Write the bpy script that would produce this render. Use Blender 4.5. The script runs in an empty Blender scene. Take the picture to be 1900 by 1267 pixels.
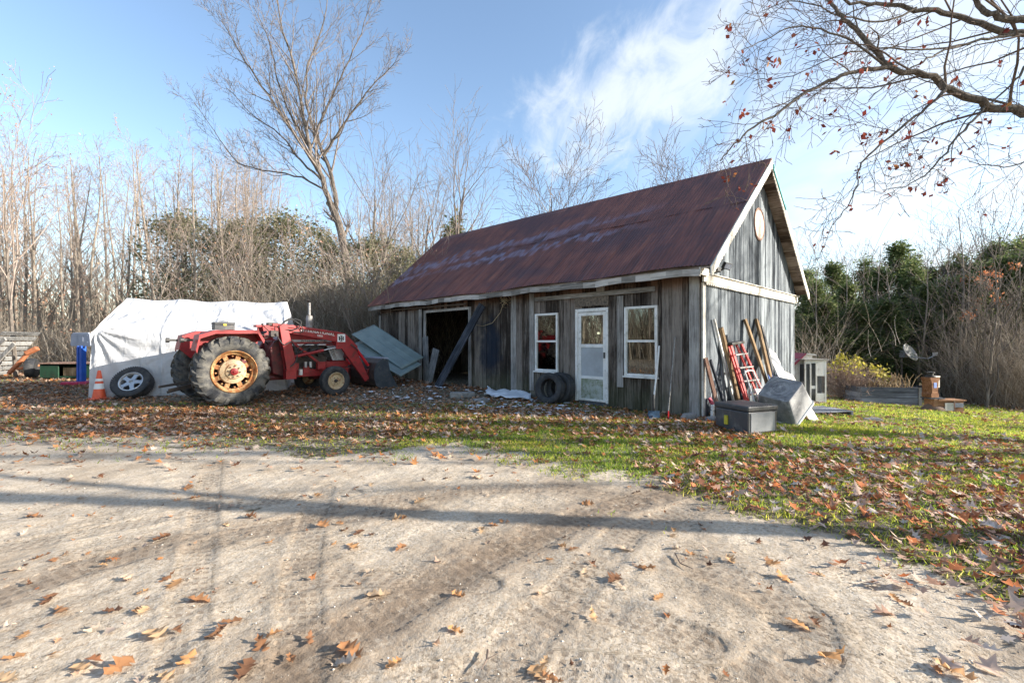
import bpy, math, random
import numpy as np
from mathutils import Vector, Matrix, noise as mnoise
R = math.radians
random.seed(7); rng = np.random.default_rng(11)
S = bpy.context.scene; COL = S.collection

# ------------------------------------------------------------------ camera, sky, sun
F = 844.0; H = 1.35; CY = 635.0
cam = bpy.data.cameras.new('camera'); co = bpy.data.objects.new('camera', cam); COL.objects.link(co)
co.location = (0, 0, H); co.rotation_euler = (R(90), 0, 0)
cam.sensor_width = 36; cam.lens = F / 1900 * 36; cam.shift_y = (CY - 633.5) / 1900
cam.clip_start = .05; cam.clip_end = 2000
S.camera = co
S.view_settings.view_transform = 'Standard'; S.view_settings.look = 'None'
S.view_settings.exposure = 1.5; S.view_settings.gamma = 1
SUN = Vector((1, -.12, 0)).normalized() * math.cos(R(18.5)); SUN.z = math.sin(R(18.5))
ld = bpy.data.lights.new('sun', 'SUN'); ld.energy = 4.6; ld.angle = R(.5); ld.color = (1, .93, .82)
lo = bpy.data.objects.new('sun', ld); COL.objects.link(lo)
lo.rotation_euler = SUN.to_track_quat('Z', 'Y').to_euler(); lo.location = (30, -4, 12)

W = bpy.data.worlds.new('World'); S.world = W; W.use_nodes = True
nt = W.node_tree; nt.nodes.clear()
def wn(t, **k):
    n = nt.nodes.new(t)
    for a, b in k.items(): setattr(n, a, b)
    return n
def wmath(op, a, b=None, c=None):
    n = wn('ShaderNodeMath', operation=op)
    for i, x in enumerate((a, b, c)):
        if x is None: continue
        if isinstance(x, (int, float)): n.inputs[i].default_value = x
        else: nt.links.new(x, n.inputs[i])
    return n.outputs[0]
sky = wn('ShaderNodeTexSky', sky_type='NISHITA', sun_disc=False, sun_elevation=R(18.5), sun_rotation=R(96.8), altitude=200, air_density=1.0, dust_density=.9, ozone_density=1.3)
tc = wn('ShaderNodeTexCoord'); sp = wn('ShaderNodeSeparateXYZ'); nt.links.new(tc.outputs['Generated'], sp.inputs[0])
zz = wmath('ADD', wmath('MAXIMUM', sp.outputs[2], 0.0), .15)
cx_ = wmath('DIVIDE', sp.outputs[0], zz); cy_ = wmath('DIVIDE', sp.outputs[1], zz)
cmb = wn('ShaderNodeCombineXYZ'); nt.links.new(cx_, cmb.inputs[0]); nt.links.new(cy_, cmb.inputs[1])
mp = wn('ShaderNodeMapping'); mp.inputs['Rotation'].default_value = (0, 0, R(-28)); mp.inputs['Scale'].default_value = (5.5, 2.6, 1)
nt.links.new(cmb.outputs[0], mp.inputs[0])
nz = wn('ShaderNodeTexNoise'); nz.inputs['Scale'].default_value = 1.5; nz.inputs['Detail'].default_value = 9; nz.inputs['Roughness'].default_value = .62; nz.inputs['Distortion'].default_value = .5
nt.links.new(mp.outputs[0], nz.inputs['Vector'])
# the cirrus patch: an elongated blob in the cloud layer
mp2 = wn('ShaderNodeMapping', vector_type='TEXTURE'); mp2.inputs['Location'].default_value = (.40, 1.38, 0); mp2.inputs['Rotation'].default_value = (0, 0, R(30)); mp2.inputs['Scale'].default_value = (.30, .62, 1)
nt.links.new(cmb.outputs[0], mp2.inputs[0])
ln = wn('ShaderNodeVectorMath', operation='LENGTH'); nt.links.new(mp2.outputs[0], ln.inputs[0])
blob = wmath('SUBTRACT', 1.0, wmath('ADD', ln.outputs['Value'], wmath('MULTIPLY', wmath('SUBTRACT', nz.outputs[0], .5), -2.4)))
mr = wn('ShaderNodeMapRange', interpolation_type='SMOOTHSTEP'); mr.inputs['From Min'].default_value = -.2; mr.inputs['From Max'].default_value = 1.0; mr.inputs['To Max'].default_value = .75
nt.links.new(blob, mr.inputs['Value'])
nz2 = wn('ShaderNodeTexNoise'); nz2.inputs['Scale'].default_value = .55; nz2.inputs['Detail'].default_value = 6; nz2.inputs['Distortion'].default_value = .8
nt.links.new(mp.outputs[0], nz2.inputs['Vector'])
mr2 = wn('ShaderNodeMapRange', interpolation_type='SMOOTHSTEP'); mr2.inputs['From Min'].default_value = .3; mr2.inputs['From Max'].default_value = .7; mr2.inputs['To Max'].default_value = .8
nt.links.new(nz2.outputs[0], mr2.inputs['Value'])
right = wn('ShaderNodeMapRange', interpolation_type='SMOOTHSTEP'); right.inputs['From Min'].default_value = .12; right.inputs['From Max'].default_value = .62
nt.links.new(sp.outputs[0], right.inputs['Value'])
fac = wmath('MAXIMUM', mr.outputs[0], wmath('MULTIPLY', mr2.outputs[0], right.outputs[0]))
mix = wn('ShaderNodeMix', data_type='RGBA'); nt.links.new(fac, mix.inputs['Factor']); nt.links.new(sky.outputs[0], mix.inputs['A']); mix.inputs['B'].default_value = (3.2, 3.4, 3.6, 1)
bg = wn('ShaderNodeBackground'); bg.inputs['Strength'].default_value = .12; nt.links.new(mix.outputs['Result'], bg.inputs[0])
wo = wn('ShaderNodeOutputWorld'); nt.links.new(bg.outputs[0], wo.inputs[0])

# ------------------------------------------------------------------ helpers
def sm(x, a, b):
    t = np.clip((x - a) / (b - a), 0, 1); return t * t * (3 - 2 * t)
def sn(x, y, f, s=0.0):
    """cheap smooth noise of summed sines, -1..1"""
    return (np.sin(x * f + 1.3 * np.sin(y * f * .83 + s) + s) + np.sin(y * f * 1.17 + 1.7 * np.sin(x * f * .71 - s) + 2.1 * s) + np.sin((x + y) * f * .61 + s * 3.3 + np.sin((x - y) * f * 1.3))) / 3
def terrain(x, y):
    z = .15 * sm(y, 10.2, 13.5) * (1 - sm(x, 1, 4)) - .062 * np.clip(x - 3.8, 0, 16) * sm(y, 4.5, 9)
    return z + .015 * sn(x, y, .9, 2) * sm(np.abs(y), 3, 8)
def T(x, y): return float(terrain(np.float64(x), np.float64(y)))
def P(px, py, Y): return Vector(((px - 950) / F * Y, Y, H + (CY - py) / F * Y))
def G(px, py, dz=0):
    z = 0
    for _ in range(12):
        Y = F * (H - z) / (py - CY); X = (px - 950) / F * Y; z = .5 * z + .5 * T(X, Y)
    return Vector((X, Y, T(X, Y) + dz))
def tag(o, label=None, cat=None, group=None, kind=None):
    if label: o['label'] = label
    if cat: o['category'] = cat
    if group: o['group'] = group
    if kind: o['kind'] = kind
    return o
def empty(name, loc, label, cat, rz=0, group=None):
    o = bpy.data.objects.new(name, None); COL.objects.link(o); o.location = loc; o.rotation_euler = (0, 0, rz); o.empty_display_size = .2
    return tag(o, label, cat, group)
def copy_tree(o, parent=None):
    c = o.copy(); COL.objects.link(c); c.parent = parent
    for ch in list(o.children): copy_tree(ch, c)
    return c
def npmesh(name, V, Fc, mat, parent=None, smooth=False, attrs=None):
    V = np.asarray(V, np.float32); Fc = np.asarray(Fc, np.int32); k = Fc.shape[1]
    me = bpy.data.meshes.new(name); me.vertices.add(len(V)); me.vertices.foreach_set('co', V.ravel())
    me.loops.add(Fc.size); me.loops.foreach_set('vertex_index', Fc.ravel())
    me.polygons.add(len(Fc)); me.polygons.foreach_set('loop_start', np.arange(len(Fc), dtype=np.int32) * k)
    me.polygons.foreach_set('loop_total', np.full(len(Fc), k, np.int32))
    if smooth: me.polygons.foreach_set('use_smooth', np.ones(len(Fc), bool))
    if attrs:
        for n, a in attrs.items(): me.attributes.new(n, 'FLOAT', 'POINT').data.foreach_set('value', np.asarray(a, np.float32))
    me.update(); me.validate()
    me.materials.append(mat); o = bpy.data.objects.new(name, me); COL.objects.link(o); o.parent = parent
    return o
class MB:
    def __init__(s): s.v = []; s.f = []
    def add(s, vs, fs):
        b = len(s.v); s.v += [tuple(p) for p in vs]; s.f += [tuple(i + b for i in q) for q in fs]; return s
    def box(s, a, b, M=None):
        (x0, y0, z0), (x1, y1, z1) = a, b
        vs = [Vector(p) for p in ((x0, y0, z0), (x1, y0, z0), (x1, y1, z0), (x0, y1, z0), (x0, y0, z1), (x1, y0, z1), (x1, y1, z1), (x0, y1, z1))]
        if M is not None: vs = [M @ p for p in vs]
        return s.add(vs, [(0, 3, 2, 1), (4, 5, 6, 7), (0, 1, 5, 4), (1, 2, 6, 5), (2, 3, 7, 6), (3, 0, 4, 7)])
    def beam(s, p0, p1, w, t, side=(1, 0, 0), w1=None):
        p0 = Vector(p0); p1 = Vector(p1); d = (p1 - p0).normalized(); a = Vector(side); a = (a - d * a.dot(d)).normalized(); b = d.cross(a)
        w1 = w if w1 is None else w1; vs = []
        for p, ww in ((p0, w), (p1, w1)):
            for sx, sy in ((-1, -1), (1, -1), (1, 1), (-1, 1)): vs.append(p + a * (sx * ww / 2) + b * (sy * t / 2))
        return s.add(vs, [(0, 3, 2, 1), (4, 5, 6, 7), (0, 1, 5, 4), (1, 2, 6, 5), (2, 3, 7, 6), (3, 0, 4, 7)])
    def tube(s, pts, r, n=8, cap=True):
        pts = [Vector(p) for p in pts]; m = len(pts); rs = r if isinstance(r, (list, tuple)) else [r] * m
        d0 = (pts[1] - pts[0]).normalized(); ref = Vector((0, 0, 1)) if abs(d0.z) < .9 else Vector((1, 0, 0)); a = d0.cross(ref).normalized(); vs = []
        for i, p in enumerate(pts):
            d = (pts[min(i + 1, m - 1)] - pts[max(i - 1, 0)]).normalized(); a = (a - d * a.dot(d)).normalized(); b = d.cross(a)
            for k in range(n):
                th = 2 * math.pi * k / n; vs.append(p + (a * math.cos(th) + b * math.sin(th)) * rs[i])
        fs = [(i * n + k, i * n + (k + 1) % n, (i + 1) * n + (k + 1) % n, (i + 1) * n + k) for i in range(m - 1) for k in range(n)]
        if cap: fs += [tuple(range(n - 1, -1, -1)), tuple((m - 1) * n + k for k in range(n))]
        return s.add(vs, fs)
    def lathe(s, prof, n=32, M=None, closed=False):
        """profile (r, h) turned about the local Y axis"""
        m = len(prof); vs = []
        for r_, h_ in prof:
            for k in range(n):
                th = 2 * math.pi * k / n; p = Vector((r_ * math.cos(th), h_, r_ * math.sin(th))); vs.append(M @ p if M is not None else p)
        mm = m if closed else m - 1
        fs = [(i * n + k, i * n + (k + 1) % n, ((i + 1) % m) * n + (k + 1) % n, ((i + 1) % m) * n + k) for i in range(mm) for k in range(n)]
        return s.add(vs, fs)
    def prism(s, poly, d0, d1, fn):
        """polygon (a, b) pushed from d0 to d1; fn(a, b, d) gives the point"""
        n = len(poly); vs = [fn(a, b, d0) for a, b in poly] + [fn(a, b, d1) for a, b in poly]
        return s.add(vs, [tuple(range(n - 1, -1, -1)), tuple(range(n, 2 * n))] + [(i, (i + 1) % n, n + (i + 1) % n, n + i) for i in range(n)])
    def build(s, name, mat, parent=None, smooth=False, bevel=0, M=None):
        me = bpy.data.meshes.new(name); vs = [M @ Vector(p) for p in s.v] if M is not None else s.v
        me.from_pydata(vs, [], s.f); me.validate(); me.update(); me.materials.append(mat)
        import bmesh
        bm = bmesh.new(); bm.from_mesh(me); bmesh.ops.recalc_face_normals(bm, faces=bm.faces); bm.to_mesh(me); bm.free()
        if smooth: me.polygons.foreach_set('use_smooth', np.ones(len(me.polygons), bool))
        o = bpy.data.objects.new(name, me); COL.objects.link(o); o.parent = parent
        if smooth:
            try: me.set_sharp_from_angle(angle=R(38))
            except Exception: pass
        if bevel:
            b = o.modifiers.new('bevel', 'BEVEL'); b.width = bevel; b.segments = 2; b.limit_method = 'ANGLE'
        return o
XZ = lambda a, b, d: Vector((a, d, b))

# ------------------------------------------------------------------ materials
class N:
    def __init__(s, name):
        s.m = bpy.data.materials.new(name); s.m.use_nodes = True; s.t = s.m.node_tree; s.b = s.t.nodes['Principled BSDF']; s._o = None
    def n(s, t, **k):
        q = s.t.nodes.new(t)
        for a, b in k.items(): setattr(q, a, b)
        return q
    def put(s, sock, x):
        if isinstance(x, (int, float)): sock.default_value = x
        elif isinstance(x, (tuple, list)): sock.default_value = tuple(x) + ((1,) if len(x) == 3 and len(sock.default_value) == 4 else ())
        else: s.t.links.new(x, sock)
    def obj(s):
        if s._o is None: s._o = s.n('ShaderNodeTexCoord').outputs['Object']
        return s._o
    def pos(s): return s.n('ShaderNodeNewGeometry').outputs['Position']
    def map(s, v, scale=(1, 1, 1), loc=(0, 0, 0), rot=(0, 0, 0)):
        q = s.n('ShaderNodeMapping'); q.inputs['Scale'].default_value = scale; q.inputs['Location'].default_value = loc; q.inputs['Rotation'].default_value = rot; s.t.links.new(v, q.inputs[0]); return q.outputs[0]
    def noise(s, v, scale=5, detail=4, rough=.55, dist=0):
        q = s.n('ShaderNodeTexNoise'); q.inputs['Scale'].default_value = scale; q.inputs['Detail'].default_value = detail; q.inputs['Roughness'].default_value = rough; q.inputs['Distortion'].default_value = dist
        s.t.links.new(v, q.inputs['Vector']); return q.outputs[0]
    def vor(s, v, scale=20, feature='F1', out='Distance'):
        q = s.n('ShaderNodeTexVoronoi', feature=feature); q.inputs['Scale'].default_value = scale; s.t.links.new(v, q.inputs['Vector']); return q.outputs[out]
    def math(s, op, a, b=0, c=None):
        q = s.n('ShaderNodeMath', operation=op); s.put(q.inputs[0], a); s.put(q.inputs[1], b)
        if c is not None: s.put(q.inputs[2], c)
        return q.outputs[0]
    def rng(s, v, a, b, c=0, d=1, smooth=True):
        q = s.n('ShaderNodeMapRange', interpolation_type='SMOOTHSTEP' if smooth else 'LINEAR'); q.inputs['From Min'].default_value = a; q.inputs['From Max'].default_value = b; q.inputs['To Min'].default_value = c; q.inputs['To Max'].default_value = d
        s.t.links.new(v, q.inputs['Value']); return q.outputs[0]
    def mix(s, f, a, b, mode='MIX'):
        q = s.n('ShaderNodeMix', data_type='RGBA', blend_type=mode); s.put(q.inputs['Factor'], f); s.put(q.inputs['A'], a); s.put(q.inputs['B'], b); return q.outputs['Result']
    def ramp(s, f, stops, interp='LINEAR'):
        q = s.n('ShaderNodeValToRGB'); q.color_ramp.interpolation = interp; e = q.color_ramp.elements
        while len(e) < len(stops): e.new(.5)
        for i, (p, c) in enumerate(stops): e[i].position = p; e[i].color = tuple(c) + (1,)
        s.t.links.new(f, q.inputs[0]); return q.outputs[0]
    def isl(s): return s.n('ShaderNodeNewGeometry').outputs['Random Per Island']
    def sep(s, v):
        q = s.n('ShaderNodeSeparateXYZ'); s.t.links.new(v, q.inputs[0]); return q.outputs
    def attr(s, a): return s.n('ShaderNodeAttribute', attribute_name=a).outputs['Fac']
    def bump(s, h, strength=.3, dist=.02):
        q = s.n('ShaderNodeBump'); q.inputs['Strength'].default_value = strength; q.inputs['Distance'].default_value = dist; s.t.links.new(h, q.inputs['Height']); s.t.links.new(q.outputs[0], s.b.inputs['Normal']); return q.outputs[0]
    def set(s, **k):
        for a, b in k.items(): s.put(s.b.inputs[{'col': 'Base Color', 'rough': 'Roughness', 'metal': 'Metallic', 'spec': 'Specular IOR Level', 'alpha': 'Alpha'}[a]], b)
        return s
def plain(name, c1, c2=None, rough=.6, scale=6, metal=0, bump=.15, dirt=None, spec=.5):
    """painted or moulded surface: two close tones, blotches of dirt, a little relief"""
    q = N(name); c2 = c2 or tuple(x * .72 for x in c1); o = q.obj()
    n = q.noise(o, scale, 6, .6); c = q.mix(q.rng(n, .35, .68), c1, c2)
    if dirt: c = q.mix(q.rng(q.noise(o, scale * 2.3, 8, .7), .52, .68, 0, .85), c, dirt)
    q.set(col=c, rough=rough, metal=metal, spec=spec)
    if bump: q.bump(q.noise(o, scale * 9, 5, .6), bump, .004)
    return q.m
def wood(name, dark, light, axis=2, extra=None, rough=.9, kn=True, seed=0.0):
    q = N(name); o = q.obj(); sc = [16, 16, 16]; sc[axis] = .9
    i = q.isl(); off = q.n('ShaderNodeCombineXYZ'); q.put(off.inputs[0], q.math('MULTIPLY', i, 37.0)); q.put(off.inputs[1], q.math('MULTIPLY', i, 19.0)); q.put(off.inputs[2], q.math('MULTIPLY', i, 11.0))
    va = q.n('ShaderNodeVectorMath', operation='ADD'); q.put(va.inputs[0], o); q.put(va.inputs[1], off.outputs[0]); v = va.outputs[0]
    g1 = q.noise(q.map(v, sc), 1.6, 8, .7, .6); g2 = q.noise(v, 1.3, 5, .6); g3 = q.noise(q.map(v, [x * 4 for x in sc]), 2.5, 3, .5)
    g = q.math('ADD', q.math('MULTIPLY', g1, .6), q.math('ADD', q.math('MULTIPLY', g2, .35), q.math('MULTIPLY', g3, .2)))
    g = q.math('ADD', g, q.math('MULTIPLY', q.math('SUBTRACT', i, .5), .22))
    c = q.ramp(q.rng(g, .38, .8, smooth=False), [(0, tuple(x * .35 for x in dark)), (.3, dark), (.72, light), (1, tuple(min(1, x * 1.25) for x in light))])
    if kn:
        k = q.vor(q.map(v, [x * .32 for x in sc]), 1.0); c = q.mix(q.rng(k, .05, .12, .8, 0), c, tuple(x * .25 for x in dark))
    if extra: c = extra(q, c, o)
    q.set(col=c, rough=rough, spec=.2); q.bump(q.math('ADD', g1, q.math('MULTIPLY', g3, .6)), .7, .012)
    return q.m
def foliage(name, stops, trans=.3, rough=.6, var=None, oi=False):
    q = N(name); c = q.ramp(q.n('ShaderNodeObjectInfo').outputs['Random'] if oi else q.isl(), stops)
    if oi: c = q.mix(q.rng(q.noise(q.obj(), 3, 5), .45, .7, 0, .5), c, q.mix(1.0, c, (.5, .42, .38), 'MULTIPLY'))
    if var: c = q.mix(q.rng(q.noise(q.pos(), var[0], 3), .4, .62), c, q.mix(1.0, c, var[1], 'MULTIPLY'))
    q.set(col=c, rough=rough, spec=.25)
    tr = q.n('ShaderNodeBsdfTranslucent'); q.put(tr.inputs[0], c); ms = q.n('ShaderNodeMixShader'); ms.inputs[0].default_value = trans
    q.t.links.new(q.b.outputs[0], ms.inputs[1]); q.t.links.new(tr.outputs[0], ms.inputs[2]); q.t.links.new(ms.outputs[0], q.t.nodes['Material Output'].inputs[0])
    return q.m
def bark(name, a, b, s=3.0):
    q = N(name); o = q.obj(); n = q.noise(q.map(o, (s * 3, s * 3, s)), 2, 6, .65); c = q.mix(q.rng(n, .35, .65), a, b); q.set(col=c, rough=.95, spec=.1); q.bump(n, .6, .02); return q.m
def glass(name, tint=(.9, .95, .95)):
    q = N(name); q.t.nodes.remove(q.b)
    gl = q.n('ShaderNodeBsdfGlossy'); gl.inputs['Roughness'].default_value = .02; gl.inputs[0].default_value = (1, 1, 1, 1)
    tr = q.n('ShaderNodeBsdfTransparent'); tr.inputs[0].default_value = tint + (1,)
    fr = q.n('ShaderNodeFresnel'); fr.inputs[0].default_value = 1.6
    ms = q.n('ShaderNodeMixShader'); q.t.links.new(fr.outputs[0], ms.inputs[0]); q.t.links.new(tr.outputs[0], ms.inputs[1]); q.t.links.new(gl.outputs[0], ms.inputs[2]); q.t.links.new(ms.outputs[0], q.t.nodes['Material Output'].inputs[0])
    return q.m

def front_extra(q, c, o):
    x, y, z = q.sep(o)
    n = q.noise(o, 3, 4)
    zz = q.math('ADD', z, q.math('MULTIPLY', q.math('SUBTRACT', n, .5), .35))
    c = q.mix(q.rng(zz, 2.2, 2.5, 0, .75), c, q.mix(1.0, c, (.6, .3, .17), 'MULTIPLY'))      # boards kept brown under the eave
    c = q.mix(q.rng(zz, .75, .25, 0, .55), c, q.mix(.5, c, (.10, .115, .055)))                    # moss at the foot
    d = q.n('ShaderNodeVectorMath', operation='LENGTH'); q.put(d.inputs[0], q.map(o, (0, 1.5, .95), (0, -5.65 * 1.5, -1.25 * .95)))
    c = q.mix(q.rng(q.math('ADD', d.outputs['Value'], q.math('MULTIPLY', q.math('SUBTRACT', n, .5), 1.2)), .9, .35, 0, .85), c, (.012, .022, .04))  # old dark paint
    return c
M = {}
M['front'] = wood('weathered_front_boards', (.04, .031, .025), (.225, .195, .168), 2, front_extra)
M['front_light'] = wood('pale_weathered_boards', (.14, .13, .12), (.4, .385, .36))
M['gable'] = wood('silver_gable_boards', (.04, .05, .062), (.235, .26, .28))
M['board_y'] = wood('grey_long_board', (.2, .185, .165), (.5, .47, .43), 1)
M['dark_y'] = wood('brown_soffit_board', (.07, .05, .04), (.24, .18, .14), 1)
M['soffit'] = wood('soffit_lath', (.12, .085, .06), (.42, .34, .28), 1)
M['white_trim'] = plain('weathered_white_paint', (.68, .65, .58), (.52, .48, .42), .8, 5, dirt=(.4, .35, .28))
M['white_frame'] = plain('white_window_frame', (.8, .8, .78), (.66, .66, .62), .5, 4, dirt=(.45, .45, .4))
M['glass'] = glass('window_glass')
M['osb'] = plain('chipboard', (.2, .16, .12), (.07, .06, .05), .9, 25)
M['kick'] = plain('mossy_white_panel', (.42, .45, .42), (.22, .25, .16), .7, 7, dirt=(.13, .15, .07))
M['ply'] = plain('cloudy_lower_pane', (.4, .44, .47), (.3, .33, .35), .4, 2)
M['black_metal'] = plain('black_metal', (.02, .02, .022), (.035, .033, .03), .5, 6)
M['black_rubber'] = plain('black_rubber', (.022, .023, .026), (.05, .05, .05), .75, 5, dirt=(.09, .08, .07))
q = N('big_tyre_rubber'); o_ = q.obj(); x, y, z = q.sep(o_)
c = q.mix(q.rng(q.noise(o_, 4, 7, .65), .38, .62), (.035, .037, .042), (.15, .14, .12)); q.set(col=c, rough=.8, spec=.3); q.bump(q.noise(o_, 30, 4), .25, .006); M['big_rubber'] = q.m
M['red'] = plain('sun_faded_red_paint', (.36, .022, .024), (.24, .018, .02), .5, 5, dirt=(.1, .03, .022))
M['red_dark'] = plain('greasy_dark_red', (.16, .016, .018), (.06, .012, .012), .55, 6, dirt=(.03, .02, .018))
M['red_bright'] = plain('bright_red_cylinder', (.6, .02, .03), (.5, .015, .02), .35, 4)
M['grease'] = plain('greasy_iron', (.03, .025, .022), (.07, .05, .04), .6, 9)
M['exhaust'] = plain('dull_exhaust_metal', (.3, .3, .3), (.2, .18, .16), .55, 8, dirt=(.12, .08, .06))
M['chrome'] = plain('bright_rod', (.6, .6, .6), (.4, .4, .4), .25, 5, metal=.9)
M['silver'] = plain('aluminium_paint', (.55, .56, .57), (.38, .38, .39), .4, 6, metal=.4, dirt=(.25, .2, .17))
q = N('rusty_cream_rim'); o_ = q.obj(); n1 = q.noise(o_, 7, 8, .7); c = q.mix(q.rng(n1, .4, .56), (.5, .33, .15), (.33, .12, .035)); c = q.mix(q.rng(q.noise(o_, 24, 5, .6), .56, .66), c, (.09, .035, .015)); q.set(col=c, rough=.7); q.bump(n1, .2, .01); M['rim'] = q.m
q = N('cream_wheel_centre'); o_ = q.obj(); c = q.mix(q.rng(q.noise(o_, 12, 8, .7), .5, .64), (.5, .38, .23), (.3, .12, .045)); q.set(col=c, rough=.65); M['centre'] = q.m
M['white_decal'] = plain('white_decal', (.85, .85, .83), (.75, .75, .72), .5, 8, bump=0)
M['black_decal'] = plain('black_decal', (.015, .015, .018), None, .5, bump=0)
M['grey_stripe'] = plain('silver_stripe_decal', (.5, .5, .5), (.4, .4, .4), .4, 8, bump=0)
M['orange'] = plain('faded_orange_plastic', (.82, .13, .05), (.7, .1, .04), .5, 6)
M['blue'] = plain('blue_plastic', (.02, .11, .5), (.02, .08, .36), .4, 4)
M['grey_plastic'] = plain('grey_plastic', (.36, .39, .47), (.3, .33, .4), .5, 4)
M['red_plastic'] = plain('red_plastic', (.5, .02, .08), None, .5)
M['green_paint'] = plain('dark_green_paint', (.015, .07, .035), (.01, .035, .02), .5, 5, dirt=(.05, .035, .02))
q = N('pale_green_metal_sheet'); o_ = q.obj(); c = q.mix(q.rng(q.noise(o_, 2.5, 6), .35, .7), (.21, .265, .25), (.16, .205, .2)); q.set(col=c, rough=.35, metal=.15); q.bump(q.noise(o_, 6, 4), .1, .01); M['green_sheet'] = q.m
M['box_black'] = plain('charcoal_plastic', (.05, .053, .058), (.08, .08, .083), .5, 3, dirt=(.16, .15, .14))
M['yellow'] = plain('yellow_plastic', (.65, .55, .05), None, .5)
M['concrete'] = plain('scuffed_grey_shell', (.3, .3, .3), (.12, .12, .13), .75, 3.5, dirt=(.42, .41, .4))
M['wood_y'] = wood('tan_lumber', (.2, .13, .07), (.5, .38, .24))
M['wood_red'] = wood('reddish_board', (.12, .06, .04), (.36, .24, .19))
M['wood_grey'] = wood('grey_plank', (.13, .13, .13), (.4, .4, .39))
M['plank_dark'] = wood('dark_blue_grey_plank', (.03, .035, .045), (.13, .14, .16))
M['ladder_red'] = plain('orange_red_fibreglass', (.75, .045, .03), (.6, .04, .03), .4, 5)
M['alu'] = plain('aluminium', (.62, .63, .63), (.5, .5, .5), .35, 8, metal=.7)
M['white_paint'] = plain('white_paint', (.82, .8, .76), (.7, .66, .6), .6, 4, dirt=(.45, .4, .33))
M['blue_tarp'] = plain('blue_sheet', (.12, .22, .55), (.08, .15, .4), .5, 6)
M['mesh'] = plain('wire_mesh', (.12, .12, .115), (.2, .2, .19), .7, 60)
M['roof_red'] = plain('red_coop_roof', (.45, .04, .07), None, .5)
M['grey_board'] = wood('blue_grey_deck_board', (.13, .14, .16), (.27, .29, .33), 0, kn=False)
M['cedar'] = wood('orange_cedar', (.17, .075, .035), (.42, .23, .13), 0)
M['stone'] = plain('grey_stone', (.3, .29, .28), (.18, .17, .16), .9, 6, bump=.5, dirt=(.1, .1, .07))
M['brown_stone'] = plain('brown_stone', (.2, .13, .09), (.12, .08, .06), .9, 6, bump=.5)
M['dish'] = plain('satellite_grey', (.6, .57, .52), (.5, .48, .44), .6, 3)
M['pole'] = plain('rusty_steel_pole', (.16, .13, .11), (.1, .07, .05), .7, 8)
M['sheeting'] = plain('white_vinyl_sheet', (.78, .8, .84), (.66, .68, .72), .5, 4)
M['snow'] = plain('snow', (.85, .88, .92), (.78, .82, .88), .6, 9)
M['floor'] = plain('dirt_floor', (.06, .05, .04), (.03, .025, .02), .95, 3)
M['twine'] = plain('twine', (.42, .33, .2), None, .9, 20)
M['green_bag'] = plain('green_bag', (.02, .2, .06), None, .4)
M['rosette'] = plain('speckled_pink_plaque', (.55, .42, .36), (.42, .22, .17), .7, 16, dirt=(.3, .15, .12))
M['turq'] = plain('turquoise_edge', (.05, .42, .45), None, .5)
M['bark_pale'] = bark('pale_tan_bark', (.34, .29, .235), (.19, .16, .13))
M['bark_grey'] = bark('grey_brown_bark', (.2, .17, .145), (.1, .085, .072))
M['bark_twig'] = bark('pinkish_twigs', (.36, .3, .255), (.24, .19, .165))
M['twig_grey'] = bark('grey_twigs', (.25, .215, .19), (.15, .125, .11))
M['twig_brown'] = bark('brown_twigs', (.2, .15, .12), (.12, .09, .075))
M['oak_bark'] = bark('oak_bark', (.17, .145, .12), (.07, .06, .052), 6)
M['brush'] = foliage('dead_brush_stems', [(0, (.17, .13, .095)), (.4, (.3, .25, .19)), (.75, (.42, .36, .29)), (1, (.52, .47, .4))], .1, .9)
M['needles'] = foliage('cedar_foliage', [(0, (.07, .1, .04)), (.5, (.15, .2, .07)), (.85, (.26, .3, .12)), (1, (.4, .4, .2))], .45)
M['pine'] = foliage('pine_foliage', [(0, (.13, .15, .07)), (.5, (.25, .25, .14)), (1, (.5, .45, .3))], .45)
M['litter'] = foliage('fallen_leaves', [(0, (.1, .05, .03)), (.18, (.21, .095, .05)), (.36, (.4, .15, .05)), (.52, (.5, .22, .08)), (.68, (.5, .31, .19)), (.86, (.42, .29, .22)), (1, (.62, .5, .4))], .2, .7)
M['litter_red'] = foliage('fallen_red_leaves', [(0, (.1, .055, .04)), (.2, (.3, .12, .06)), (.4, (.56, .17, .05)), (.52, (.45, .24, .15)), (.8, (.52, .36, .27)), (1, (.64, .54, .46))], .2, .7)
M['litter_tan'] = foliage('fallen_tan_leaves', [(0, (.2, .1, .055)), (.2, (.45, .22, .1)), (.5, (.62, .33, .14)), (.75, (.62, .42, .24)), (1, (.64, .52, .4))], .25, .65, oi=True)
M['grass'] = foliage('grass_blades', [(0, (.1, .17, .025)), (.5, (.24, .36, .045)), (.8, (.42, .5, .06)), (1, (.56, .5, .2))], .6, .6, (1.3, (1.35, 1.1, 1.2)))
M['red_leaf'] = foliage('clinging_red_leaves', [(0, (.12, .025, .02)), (.6, (.3, .06, .04)), (.88, (.34, .1, .05)), (1, (.45, .22, .07))], .3)
M['yellow_leaf'] = foliage('yellow_leaves', [(0, (.3, .3, .05)), (.5, (.62, .55, .08)), (1, (.75, .6, .2))], .4)
M['orange_leaf'] = foliage('orange_leaves', [(0, (.6, .2, .08)), (1, (.75, .36, .18))], .35)
M['pale_leaf'] = foliage('clinging_pale_leaves', [(0, (.3, .15, .1)), (.5, (.5, .28, .18)), (1, (.6, .4, .26))], .35)

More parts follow.
